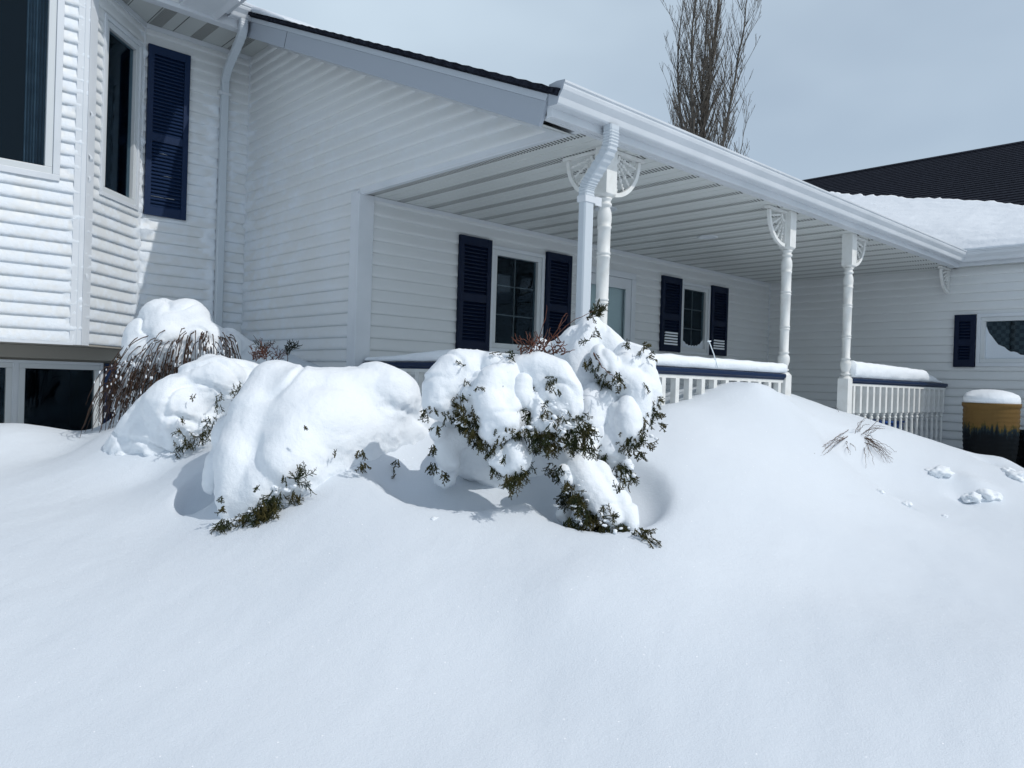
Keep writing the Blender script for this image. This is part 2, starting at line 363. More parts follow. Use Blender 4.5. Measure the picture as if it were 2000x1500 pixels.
# ---- windows
def window(O, U, N, u0, u1, z0, z1, casing=.035, sash=.05, muntins=(0, 0), mm='muntin', depth=.035, curtain=None, mull=None, panecuts=None, room=1.2, sill=True):
    O = Vector(O); U = Vector(U); N = Vector(N); Z = Vector((0, 0, 1))
    mb = MB()
    def frame(a0, a1, b0, b1, w, n0, n1):
        mb.fbox(O, U, N, Z, a0, a1, n0, n1, b1 - w, b1); mb.fbox(O, U, N, Z, a0, a1, n0, n1, b0, b0 + w)
        mb.fbox(O, U, N, Z, a0, a0 + w, n0, n1, b0 + w, b1 - w); mb.fbox(O, U, N, Z, a1 - w, a1, n0, n1, b0 + w, b1 - w)
    frame(u0, u1, z0, z1, casing, -.06, .03)
    W = part(mb, 'window', M['trim'], bevel=.003)
    cuts = panecuts or [(u0 + casing, u1 - casing)]
    for a, b in cuts:
        mb = MB(); frame(a, b, z0 + casing, z1 - casing, sash, -.05, .016); f = mb.build('sash', M['sash'], W, bevel=.004)
        g0, g1, h0, h1 = a + sash - .004, b - sash + .004, z0 + casing + sash - .004, z1 - casing - sash + .004
        mb = MB(); mb.fbox(O, U, N, Z, g0, g1, -.022, -.018, h0, h1); mb.build('pane', M['glass'], W)
        nx, nz_ = muntins
        if nx or nz_:
            mb = MB()
            for i in range(nx): c = g0 + (g1 - g0) * (i + 1) / (nx + 1); mb.fbox(O, U, N, Z, c - .006, c + .006, -.034, -.028, h0, h1)
            for i in range(nz_): c = h0 + (h1 - h0) * (i + 1) / (nz_ + 1); mb.fbox(O, U, N, Z, g0, g1, -.0345, -.0285, c - .006, c + .006)
            mb.build('muntin', M[mm], W)
    if mull:
        mb = MB()
        for a, b in mull:
            mb.fbox(O, U, N, Z, a, b, -.05, .012, z0 + casing, z1 - casing); mb.fbox(O, U, N, Z, a + .25 * (b - a), b - .25 * (b - a), .012, .02, z0 + casing, z1 - casing)
        mb.build('mullion', M['trim'], W)
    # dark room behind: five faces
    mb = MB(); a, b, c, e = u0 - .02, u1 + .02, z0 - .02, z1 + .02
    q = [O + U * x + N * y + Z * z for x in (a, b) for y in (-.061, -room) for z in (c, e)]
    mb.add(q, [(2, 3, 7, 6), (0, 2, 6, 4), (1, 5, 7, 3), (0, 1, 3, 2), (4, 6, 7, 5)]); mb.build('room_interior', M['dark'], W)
    if curtain:
        for (ca, cb, amp) in curtain:
            mb = MB(); n = 60; vs = []
            for i in range(n + 1):
                t = ca + (cb - ca) * i / n; o = -.12 + amp * math.sin(i * .85) + .3 * amp * math.sin(i * 2.3)
                vs += [O + U * t + N * o + Z * (z0 + .02), O + U * t + N * o + Z * (z1 - .02)]
            mb.add(vs, [(2 * i, 2 * i + 2, 2 * i + 3, 2 * i + 1) for i in range(n)]); mb.build('curtain', M['curtain'], W, smooth=True)
    return W
X1, Y1 = Vector((1, 0, 0)), Vector((0, 1, 0)); NY = Vector((0, -1, 0)); NX = Vector((-1, 0, 0))
w1 = window((0, YW, 0), X1, NY, *win1, muntins=(1, 2))
w2 = window((0, YW, 0), X1, NY, *win2, muntins=(1, 2), sash=.045)
wb = window((0, YB, 0), X1, NY, *baywin, casing=.05, sash=.055, curtain=[(1.30, 1.47, .02)])
ws = window((XB, YB, 0), D45, N45, *sidewin, casing=.035, sash=.05, room=.55)
wbase = window((0, 7.70, 0), X1, NY, .62, 2.06, -.72, .055, casing=.025, sash=.045, panecuts=[(.645, 1.355), (1.405, 2.035)], mull=[(1.355, 1.405)])
wwing = window((XR, 0, 0), Y1, NX, *wing_win, casing=.04, sash=.05)
# frosted snow on the lower panes
def pane_frost(W, O, U, N, pts, zb):
    O = Vector(O); vs = []
    for u, z in pts: vs += [O + U * u + N * (-.015) + Vector((0, 0, zb)), O + U * u + N * (-.012) + Vector((0, 0, z))]
    mb = MB(); mb.add(vs, [(2 * i, 2 * i + 2, 2 * i + 3, 2 * i + 1) for i in range(len(pts) - 1)]); mb.build('pane_frost', M['snow'], W)
us = [7.98 + (8.46 - 7.98) * i / 24 for i in range(25)]
pane_frost(w2, (0, YW, 0), X1, NY, [(u, .52 + .10 * (abs(u - 8.22) / .24) ** 3 + .008 * math.sin(i * 2.1)) for i, u in enumerate(us)], .485)
us = [1.5 + (2.77 - 1.5) * i / 40 for i in range(41)]
pane_frost(wwing, (XR, 0, 0), Y1, NX, [(u, .47 + .44 * (1 - math.sqrt(max(0, 1 - min(1, max(0, (u - 2.28) / .5)) ** 2))) + .01 * math.sin(i * 1.7)) for i, u in enumerate(us)], .43)
# checked curtain of the wing window
cm = mat('checked_cloth', (.03, .03, .035), .9, .1); t = cm.node_tree; ck = t.nodes.new('ShaderNodeTexChecker'); tcn = t.nodes.new('ShaderNodeTexCoord')
ck.inputs['Scale'].default_value = 22; ck.inputs['Color1'].default_value = (.15, .14, .13, 1); ck.inputs['Color2'].default_value = (.025, .025, .03, 1)
t.links.new(tcn.outputs['Object'], ck.inputs['Vector']); t.links.new(ck.outputs[0], t.nodes['Principled BSDF'].inputs['Base Color'])
mb = MB(); mb.box(XR + .083, XR + .088, 1.35, 2.83, .37, .93); o = mb.build('curtain', cm, wwing)

# ---- shutters
def shutter(O, U, N, u0, u1, z0, z1, m='navy', lou=.033):
    O = Vector(O); U = Vector(U); N = Vector(N); Z = Vector((0, 0, 1)); st = .052; mb = MB(); n0, n1 = .018, .050
    mb.fbox(O, U, N, Z, u0, u0 + st, n0, n1, z0, z1); mb.fbox(O, U, N, Z, u1 - st, u1, n0, n1, z0, z1)
    zm = z0 + (z1 - z0) * .46
    for a, b in ((z0, z0 + .08), (zm - .035, zm + .035), (z1 - .08, z1)): mb.fbox(O, U, N, Z, u0 + st, u1 - st, n0, n1 - .002, a, b)
    mb.fbox(O, U, N, Z, u0 + st, u1 - st, n0 - .004, n0 + .004, z0 + .08, z1 - .08)
    arc = []
    for a, b in ((z0 + .08, zm - .035), (zm + .035, z1 - .08)):
        k = int((b - a) / lou)
        for i in range(k):
            zz = a + (b - a) * (i + .5) / k; h = (b - a) / k
            vs = []
            for u in (u0 + st, u1 - st):
                vs += [O + U * u + N * (n0 + .026) + Z * (zz - h * .50), O + U * u + N * (n0 + .028) + Z * (zz - h * .30), O + U * u + N * (n0 + .006) + Z * (zz + h * .45), O + U * u + N * (n0 + .004) + Z * (zz + h * .2)]
            mb.add(vs, [(0, 1, 5, 4), (1, 2, 6, 5), (2, 3, 7, 6), (3, 0, 4, 7), (0, 3, 2, 1), (4, 5, 6, 7)])
    return part(mb, 'shutter', M[m])
shutter((0, YS, 0), X1, NY, 2.36, 2.745, 1.465, 3.06, m='navyl')
for a, b, c, d in ((4.40, 4.785, .28, 1.325), (5.53, 5.90, .28, 1.325), (7.49, 7.885, .42, 1.315), (8.55, 8.93, .42, 1.31)):
    shutter((0, YW, 0), X1, NY, a, b, c, d)
shutter((XR, 0, 0), Y1, NX, 2.865, 3.09, .335, .95)
shutter((0, 7.70, 0), X1, NY, 2.07, 2.33, -.7, .05, m='navyl')
# snow lodged in shutter louvres
for (a, b, z, n) in ((7.55, 7.82, .50, 5), (8.61, 8.87, .50, 4)):
    mb = MB()
    for i in range(n): mb.box(a + .004 * i, b - .003 * (i % 2), YW - .052, YW - .034, z + i * .0335, z + i * .0335 + .020)
    part(mb, 'louvre_snow', M['clump'], bevel=.004)

# ---- door
mb = MB(); x0, x1, zt = doorr[0], doorr[1], doorr[3]
mb.box(x0, x1, YW - .035, YW + .05, zt - .07, zt); mb.box(x0, x0 + .07, YW - .035, YW + .05, -.9, zt - .07); mb.box(x1 - .07, x1, YW - .035, YW + .05, -.9, zt - .07)
DR = part(mb, 'door', M['trim'], bevel=.004)
mb = MB(); mb.box(x0 + .07, x1 - .07, YW - .018, YW + .01, zt - .19, zt - .072); mb.box(x0 + .07, x0 + .16, YW - .018, YW + .01, -.9, zt - .19); mb.box(x1 - .16, x1 - .07, YW - .018, YW + .01, -.9, zt - .19)
mb.build('storm_door_frame', M['trim'], DR, bevel=.004)
mb = MB(); mb.box(x0 + .16, x1 - .16, YW - .006, YW - .002, -.9, zt - .19); mb.build('storm_door_pane', M['glass2'], DR)
mb = MB(); mb.box(x0 + .07, x1 - .07, YW + .04, YW + .08, -.9, zt - .07)
for i in range(2): mb.box(x0 + .2 + i * .32, x0 + .2 + i * .32 + .25, YW + .032, YW + .0405, .5, 1.0)
mb.build('door_panel', M['door'], DR)

# ---- porch ceiling (ribbed vented panels)
mb = MB(); vs = []; xs = []; x = 3.38
prof = []
while x < 10.05:
    prof += [(x, ZC), (x + .088, ZC), (x + .091, ZC + .009), (x + .0986, ZC + .009)]; x += .305 / 3
prof += [(10.07, ZC)]
for a, z in prof: vs += [(a, 3.09, z), (a, YW - .002, z)]
mb.add(vs, [(2 * i, 2 * i + 1, 2 * i + 3, 2 * i + 2) for i in range(len(prof) - 1)]); part(mb, 'porch_ceiling', M['soffit'])
mb = MB(); mb.box(XG - .012, XG + .03, 3.075, YW - .0, ZC - .012, ZC + .045); part(mb, 'ceiling_trim', M['trim'], bevel=.003)
mb = MB(); mb.box(XG + .02, XR - .03, YW - .022, YW - .018, ZC - .035, ZC - .003); part(mb, 'ceiling_trim', M['trim'])
for i, (x, y) in enumerate(((6.62, 4.30), (5.04, 4.29))):
    mb = MB(); n = 28; mb.lathe([(.098, 0), (.101, -.006), (.088, -.012), (.070, -.009), (.066, .0)], (x, y, ZC - .001), n); L = part(mb, 'recessed_light', M['trim'], smooth=True)
    mb = MB(); mb.lathe([(.067, 0), (.066, -.003)], (x, y, ZC - .004), n); mb.build('lens', M['trim'], L)
# front fascia and frieze
mb = MB(); mb.box(3.08, 9.95, YE + .045, YE + .09, ZC - .008, ZC + .14); part(mb, 'fascia', M['trim'], bevel=.003)
mb = MB(); mb.box(3.09, 9.94, YE + .091, YE + .125, ZC - .010, ZC + .012); part(mb, 'fascia_return', M['trim'], bevel=.002)

# ---- gutters (K style outline)
def ogee(s=1.0):  # q outward, r up; outer lip at q=.12
    out = [(0, 0), (.062, -.002), (.070, .006), (.074, .018), (.080, .038), (.094, .056), (.106, .072), (.112, .090), (.112, .104), (.120, .107), (.121, .118), (.113, .120)]
    inn = [(.108, .114), (.106, .094), (.088, .068), (.074, .042), (.064, .012), (.006, .006), (.006, .118), (0, .118)]
    return [(a * s, b * s) for a, b in out + inn]
def gutter(fn, a, b, s=1.0, caps=True):
    mb = MB(); mb.extrude(ogee(s), fn, a, b); o = part(mb, 'gutter', M['trim'])
    if caps:
        out = [(0, 0), (.062, -.002), (.070, .006), (.074, .018), (.080, .038), (.094, .056), (.106, .072), (.112, .090), (.112, .104), (.120, .107), (.121, .118), (.06, .124), (0, .118)]
        for t0 in (a, b):
            d = .003 if t0 == a else -.003
            mb = MB(); mb.extrude([(p * s * 1.02 - .001, q * s * 1.02 - .001) for p, q in out], fn, t0 - d, t0 + .0); mb.build('end_cap', M['fascia'], o)
    return o
YG = YE + .045; ZG = 1.545
gutter(lambda q, r, t: (t, YG - q, ZG + r), 3.05, 9.86)
XGW = 9.93
gutter(lambda q, r, t: (XGW - q, t, ZG + r), -2.6, YG - .005, caps=False)
# snow/flashing behind gutters and roof edge
mb = MB(); mb.box(XGW + .0, XGW + .04, -2.6, YG + .05, ZC - .0, ZC + .14); part(mb, 'fascia', M['trim'])
mb = MB(); mb.box(XGW + .041, XR + .02, -2.6, YG + .09, ZC + .0, ZC + .012); W_ = part(mb, 'eave_soffit', M['soffitp'])

# ---- main roof (stepped shingle courses) and rake
def shingled(O, A, Bv, N, la, lb, b0, b1, exp=.142, name='roof', thick=.03, wob=.0):
    """courses run along A (length la0..la1), rise along B"""
    mb = MB(); n = int((b1 - b0) / exp); rnd = random.Random(3)
    for i in range(n + 1):
        s0 = b0 + i * exp; s1 = min(b1, s0 + exp)
        k = 1
        vs = []
        for a in la, lb: vs += [O + A * a + Bv * s0 + N * (thick), O + A * a + Bv * s0 + N * (thick + .011), O + A * a + Bv * (s1 + .002) + N * (thick + .001)]
        mb.add(vs, [(0, 3, 4, 1), (1, 4, 5, 2), (0, 1, 2), (3, 5, 4)])
    mb.fbox(O, A, Bv, N, la + .004, lb - .004, b0 + .004, b1, 0.0, thick)
    return part(mb, name, M['shingle'])
Bm = Vector((0, 1, SL)).normalized(); Nm = Bm.cross(Vector((-1, 0, 0))).normalized()
if Nm.z < 0: Nm = -Nm
shingled(Vector((0, YE - .03, ZE - .005 - .013)), X1, Bm, Nm, 3.03, 16.0, 0, 9.5)
shingled(Vector((0, 7.04, ZE + SL * (7.04 - YE) - .018 + .013)), X1, Bm, Nm, -3.5, 3.03, 0, 5.0)
# rake fascia board + drip strip
def rake_box(x0, x1, d0, d1, name, m, s0=0.0, s1=8.6):
    mb = MB(); O = Vector((0, YE, ZE)); mb.fbox(O, X1, Bm, Nm, x0, x1, s0, s1, d0, d1); return part(mb, name, M[m], bevel=.002)
rake_box(3.06, 3.085, -.185, -.045, 'rake_fascia', 'fascia', .06)
rake_box(3.052, 3.088, -.045, -.006, 'rake_trim', 'trimg', .06)
mb = MB(); O = Vector((0, YE, ZE)); mb.fbox(O, X1, Bm, Nm, 3.085, XG + .03, .10, 8.5, -.175, -.165); part(mb, 'rake_soffit', M['soffitp'])
mb = MB(); mb.fbox(O, X1, Bm, Nm, XG - .028, XG - .002, .14, 5.2, -.195, -.176); part(mb, 'gable_trim', M['trim'])
mb = MB(); mb.fbox(O, X1, Bm, Nm, 3.058, 3.0605, 3.55, 3.553, -.185, -.045); part(mb, 'fascia_joint', M['black'])
# ragged shingle ends along the rake
mb = MB(); rnd = random.Random(5)
for i in range(62):
    s = i * .142; h = rnd.uniform(.006, .016)
    mb.fbox(O, X1, Bm, Nm, 3.03 - .016, 3.034, s, s + .142, .004, .016 + h)
part(mb, 'shingle_edge', M['shingle'])

# ---- left eaves: soffit, fascia, gutter
ZS = 3.25
mb = MB(); mb.box(-3, 3.09, 7.10, YS + .0, ZS, ZS + .012)
ES = part(mb, 'eave_soffit', M['soffitp'])
for i, x in enumerate((1.98, 2.36, 2.74, 3.10)):
    mb = MB(); mb.box(x, x + .11, 7.19, YS - .02, ZS - .0035, ZS - .0005); mb.build('soffit_vent', M['vent'], ES)
mb = MB()
for i in range(16):
    x = -.5 + i * .235 + .02
    if x < 3.1: mb.box(x, x + .004, 7.17, YS - .005, ZS - .0028, ZS - .0004)
mb.build('panel_joint', M['black'], ES)
mb = MB(); mb.box(3.091, XG, 7.10, YS, ZS, ZS + .012); part(mb, 'eave_soffit', M['soffitp'])
mb = MB(); mb.box(-3, 3.09, 7.07, 7.10, ZS - .03, ZS + .17); mb.box(-3, 3.09, 7.101, 7.17, ZS - .03, ZS - .001); part(mb, 'fascia', M['trim'], bevel=.003)
mb = MB(); mb.box(XB - .02, XG - .03, YS - .03, YS - .016, ZS - .045, ZS - .002); part(mb, 'soffit_trim', M['trim'])
mb = MB(); mb.fbox(C0, D45, N45, Vector((0, 0, 1)), 0, L45, .014, .03, ZS - .05, ZS - .002); part(mb, 'soffit_trim', M['trim'])
gutter(lambda q, r, t: (t, 7.07 - q, ZS + .045 + r), 2.86, 3.05, s=1.0)
# projecting left gable: eave runs toward the viewer
XL, YL, ZL = 2.78, 6.55, 3.26
mb = MB(); mb.box(XL - .05, XL, YL, 7.069, ZL - .01, ZL + .14); mb.box(XL - .35, XL - .05, YL, 7.069, ZL - .01, ZL + .002)
part(mb, 'fascia', M['trim'], bevel=.003)
gutter(lambda q, r, t: (XL + q, t, ZL + .03 + r), YL - .05, 7.0, s=1.0)
Bl = Vector((-1, 0, .5)).normalized(); Nl = Vector((.5, 0, 1)).normalized()
mb = MB(); mb.fbox(Vector((XL, 0, ZL + .01)), Y1, Bl, Nl, YL, YL + .03, 0, 4.5, -.06, .14); mb.fbox(Vector((XL, 0, ZL + .01)), Y1, Bl, Nl, YL + .031, 7.068, 0, 4.5, -.05, -.04)
part(mb, 'gable_rake', M['trim'])
shingled(Vector((XL, 0, ZL + .02)), Y1, Bl, Nl, YL - .03, 11.0, 0, 4.5, thick=.155)
mb = MB(); mb.box(-3, XL - .36, 7.06, 7.066, ZL, ZL + 2.2); o = part(mb, 'gable_wall', M['vinyl']); clip(o, (XL, 0, ZL - .03), (.5, 0, 1))
# rooftop snow on the main roof's left part
def slab(fn, na, nb, name, mt, parent=house):  # fn(i/na, j/nb) -> (top point, bottom point)
    T = [[fn(i / na, j / nb) for j in range(nb + 1)] for i in range(na + 1)]; mb = MB()
    vs = [T[i][j][0] for i in range(na + 1) for j in range(nb + 1)] + [T[i][j][1] for i in range(na + 1) for j in range(nb + 1)]
    K = (na + 1) * (nb + 1); ix = lambda i, j: i * (nb + 1) + j
    fs = [(ix(i, j), ix(i + 1, j), ix(i + 1, j + 1), ix(i, j + 1)) for i in range(na) for j in range(nb)]
    fs += [tuple(K + q for q in f[::-1]) for f in fs]
    bd = [(i, 0) for i in range(na)] + [(na, j) for j in range(nb)] + [(i, nb) for i in range(na, 0, -1)] + [(0, j) for j in range(nb, 0, -1)]
    for k in range(len(bd)):
        a, b = ix(*bd[k]), ix(*bd[(k + 1) % len(bd)]); fs.append((b, a, K + a, K + b))
    mb.add(vs, fs); o = mb.build(name, M[mt], None, smooth=True); o.parent = parent
    if parent == house: o.matrix_parent_inverse = Matrix.Translation((0, 0, HZ))
    bm = bmesh.new(); bm.from_mesh(o.data); bmesh.ops.recalc_face_normals(bm, faces=bm.faces); bm.to_mesh(o.data); bm.free()
    return o
def rs(a, b):
    s = 3.6 + 5 * b; x = 3.01 + 6 * a * a
    e = min(1, a * 14) ** .5 * min(1, b * 5) ** .7
    h = .012 + e * (.06 + .03 * noise.noise(Vector((x * 2, s * 2, 0))))
    p = O + X1 * (x + .02 * math.sin(s * 9)) + Bm * s
    return (p + Nm * (.04 + h), p + Nm * .035)
slab(rs, 24, 40, 'roof_snow', 'snow')

# ---- wing roof
XE = 9.86; SW = .5; ZW = ZG + .115
Bw = Vector((1, 0, SW)).normalized(); Nw = Vector((-SW, 0, 1)).normalized()
LW = 6.05
shingled(Vector((XE, 0, ZW - .03)), Y1, Bw, Nw, -4.0, 13.0, 0, LW)
mb = MB(); pk = Vector((XE, 0, ZW - .03)) + Bw * LW
mb.fbox(pk, Y1, Bw, Nw, -4.0, 13.0, -.13, 0, .035, .052); part(mb, 'ridge_cap', M['shingle'])
def hit_wing(px, py):
    d = ray(px, py); n = Nw; p0 = Vector((XE, 0, ZW + .0)); t = p0.dot(n) / d.dot(n); return d * t
bpts = [hit_wing(*q) for q in ((1560, 362), (1610, 377), (1680, 381), (1760, 386), (1850, 390), (1920, 394), (2000, 402))]
bY = [p.y for p in bpts]; bX = [p.x for p in bpts]
def bx(y):
    o = sorted(zip(bY, bX)); ys = [k[0] for k in o]; xs = [k[1] for k in o]; return float(np.interp(y, ys, xs))
O2 = Vector((XE, 0, ZW - .03))
def ws_(a, b):
    y = -3.8 + 13.5 * a; sm_ = (bx(y) - XE) / Bw.x + .14 * noise.noise(Vector((y * 2.3, 0, 0))) + .12 * noise.noise(Vector((y * 7, 3, 0))) + .07 * noise.noise(Vector((y * 31, 3, 0)))
    s = -.01 + (sm_) * b
    valley = math.exp(-((y - (3.1 + s * .95)) / 1.3) ** 2) * .12 * min(1, s / 1.5)
    th = .008 + (.040 + valley + .022 * noise.noise(Vector((y * 1.5, s * 1.5, 1)))) * min(1, (1 - b) * 1.25) * min(1, .35 + b * 8) + .010 * noise.noise(Vector((y * 6, s * 9, 1)))
    if b > .985: th = .003
    p = O2 + Y1 * y + Bw * s
    return (p + Nw * (.043 + max(.003, th)), p + Nw * .03)
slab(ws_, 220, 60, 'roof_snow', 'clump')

# ---- downspouts
def flat_tube(pts, w, d, side, n_=1):   # rectangular pipe; side = width direction
    mb = MB(); side = Vector(side); pts = [Vector(p) for p in pts]; rings = []
    for i, p in enumerate(pts):
        t = ((pts[i + 1] if i < len(pts) - 1 else p) - (pts[i - 1] if i else p)).normalized()
        nn = t.cross(side).normalized(); f = 1.0
        a, b = side * w / 2, nn * d / 2; c = .18
        rings.append([p + a * x + b * y for x, y in ((1, 1 - c * 2), (1 - c, 1), (-1 + c, 1), (-1, 1 - c * 2), (-1, -1 + c * 2), (-1 + c, -1), (1 - c, -1), (1, -1 + c * 2))])
    vs = [v for r in rings for v in r]; m = len(rings)
    mb.add(vs, [(i * 8 + k, i * 8 + (k + 1) % 8, (i + 1) * 8 + (k + 1) % 8, (i + 1) * 8 + k) for i in range(m - 1) for k in range(8)] + [tuple(range(8))[::-1], tuple(range((m - 1) * 8, m * 8))])
    return mb
def elbow(pts, w, d, side, rib=.0025):
    # densify with ridges
    out = []; wd = []
    P_ = [Vector(p) for p in pts]; dense = []
    for i in range(len(P_) - 1):
        for k in range(8): dense.append(P_[i].lerp(P_[i + 1], k / 8))
    dense.append(P_[-1])
    for _ in range(6): dense = [dense[0]] + [(dense[i - 1] + dense[i] * 2 + dense[i + 1]) / 4 for i in range(1, len(dense) - 1)] + [dense[-1]]
    mb = MB(); side = Vector(side); rings = []
    L = 0
    for i, p in enumerate(dense):
        t = ((dense[i + 1] if i < len(dense) - 1 else p) - (dense[i - 1] if i else p)).normalized(); nn = t.cross(side).normalized()
        r = rib * (1 if i % 2 else -1) * (0 if i < 4 or i > len(dense) - 4 else 1)
        a, b = side * (w / 2 + r), nn * (d / 2 + r)
        rings.append([p + a * x + b * y for x, y in ((1, .75), (.8, 1), (-.8, 1), (-1, .75), (-1, -.75), (-.8, -1), (.8, -1), (1, -.75))])
    vs = [v for r in rings for v in r]; m = len(rings)
    mb.add(vs, [(i * 8 + k, i * 8 + (k + 1) % 8, (i + 1) * 8 + (k + 1) % 8, (i + 1) * 8 + k) for i in range(m - 1) for k in range(8)])
    return mb
XD, YD = 3.50, 3.135
d1 = part(flat_tube([(XD, YD, 1.125), (XD, YD, -.6)], .082, .060, (1, 0, 0)), 'downspout', M['trims'], bevel=.002)
elbow([(XD + .035, YG - .05, ZG + .0), (XD + .035, YG - .05, ZG - .07), (XD + .032, YG - .045, ZG - .14), (XD + .012, YD - .035, ZG - .29), (XD, YD, ZG - .35), (XD, YD, 1.115)], .082, .068, (1, 0, 0), .0026).build('elbow', M['trims'], d1)
mb = MB(); mb.box(XD - .046, XD + .046, YD - .035, YD + .035, 1.10, 1.14); mb.box(XD + .046, XD + .105, YD - .034, YD - .030, 1.09, 1.145); mb.build('strap', M['trim'], d1, bevel=.002)
d2 = part(flat_tube([(3.085, YS - .05, 2.88), (3.085, YS - .05, -.3)], .075, .058, (1, 0, 0)), 'downspout', M['trims'], bevel=.002)
elbow([(2.99, 7.02, ZS + .045), (2.99, 7.02, ZS - .02), (3.0, 7.06, ZS - .08), (3.05, 7.5, ZS - .26), (3.085, YS - .05, ZS - .34), (3.085, YS - .05, 2.87)], .075, .06, (1, 0, 0), .0012).build('elbow', M['trims'], d2)
mb = MB(); mb.box(3.03, 3.14, YS - .085, YS - .083, 2.77, 2.79); mb.box(3.02, 3.045, YS - .08, YS - .02, 2.765, 2.80); mb.build('strap', M['trim'], d2)

# ---- posts
def sqring(h, z, c=0): return h, z
PZ0 = -1.0
def make_post(x, y):
    h = .050; mb = MB()
    ch = .012
    # square head and foot with chamfered ends
    def sq(z0, z1, c0, c1):
        zs = [(z0, h - .016 if c0 else h), (z0 + (.025 if c0 else 0), h), (z1 - (.025 if c1 else 0), h), (z1, h - .016 if c1 else h)]
        vs = [(x + sx * r, y + sy * r, z) for z, r in zs for sx, sy in ((-1, -1), (1, -1), (1, 1), (-1, 1))]
        mb.add(vs, [(i * 4 + k, i * 4 + (k + 1) % 4, (i + 1) * 4 + (k + 1) % 4, (i + 1) * 4 + k) for i in range(3) for k in range(4)] + [(3, 2, 1, 0), (12, 13, 14, 15)])
    sq(1.18, ZC - .001, True, False); sq(PZ0, .15, False, True)
    pr = [(.034, .149), (.036, .16), (.044, .165), (.044, .175), (.033, .182), (.036, .20), (.047, .235), (.050, .262), (.047, .285), (.036, .30), (.036, .306), (.043, .312), (.043, .322), (.037, .327), (.0375, .50),
          (.0375, .505), (.043, .510), (.043, .520), (.038, .523), (.038, .528), (.043, .531), (.043, .541), (.039, .546), (.041, .80), (.0445, .803), (.0445, .814), (.040, .817), (.040, .822), (.0445, .825), (.0445, .836), (.041, .84),
          (.041, .985), (.0455, .99), (.0455, 1.003), (.041, 1.006), (.0445, 1.03), (.046, 1.06), (.043, 1.09), (.034, 1.118), (.033, 1.125), (.043, 1.13), (.044, 1.145), (.036, 1.15), (.036, 1.165), (.043, 1.172), (.043, 1.181)]
    mb.lathe(pr, (x, y, 0), 24)
    return part(mb, 'porch_post', M['trimw'], smooth=False, bevel=0)
YP = 3.19
posts = [make_post(x, YP) for x in (3.74, 6.12, 7.33)]
for p in posts:
    for poly in p.data.polygons: poly.use_smooth = len(poly.vertices) == 4 and abs(poly.normal.z) < .999 and poly.area < .02
def bracket(c, dirv, post):
    """quarter fan bracket from post face; dirv horizontal unit"""
    D = Vector(dirv); T = D.cross(Vector((0, 0, 1))); Z = Vector((0, 0, 1)); C = Vector(c); mb = MB(); th = .011
    mb.fbox(C, D, T, Z, 0, .315, -.020, .020, -.026, -.004)                      # head board
    mb.fbox(C, D, T, Z, .0, .014, -.012, .012, -.285, -.026)                      # leg against post
    def ringseg(r0, r1, a0, a1, t0, n=16):
        vs = []
        for i in range(n + 1):
            a = a0 + (a1 - a0) * i / n
            for r in (r0, r1):
                for s in (-t0, t0): vs.append(C + D * (.015 + r * math.cos(a)) + Z * (-.030 - r * math.sin(a)) + T * s)
        fs = []
        for i in range(n):
            b = i * 4
            fs += [(b, b + 1, b + 5, b + 4), (b + 2, b + 6, b + 7, b + 3), (b, b + 4, b + 6, b + 2), (b + 1, b + 3, b + 7, b + 5)]
        fs += [(0, 2, 3, 1), (n * 4, n * 4 + 1, n * 4 + 3, n * 4 + 2)]
        mb.add(vs, fs)
    ringseg(.245, .272, .0, math.pi / 2, .013); ringseg(.045, .066, 0, math.pi / 2, .010, 8)
    for k in range(5):
        a = math.radians(11 + 17 * k); e = D * math.cos(a) - Z * math.sin(a); b0 = C + D * .015 - Z * .03
        mb.tube([b0 + e * .06, b0 + e * .25], .0045, 6)
        for r in (.09, .115, .14, .17, .20, .225): mb.ball(b0 + e * r, .0135 if r in (.115, .17) else .0095, 1)
    return part(mb, 'bracket', M['trimw'])
bracket((3.79, YP, ZC), (1, 0, 0), 0); bracket((3.74, YP + .05, ZC), (0, 1, 0), 0)
bracket((6.07, YP, ZC), (-1, 0, 0), 0); bracket((7.38, YP, ZC), (1, 0, 0), 0); bracket((XR - .03, YP - .02, ZC), (-1, 0, 0), 0)

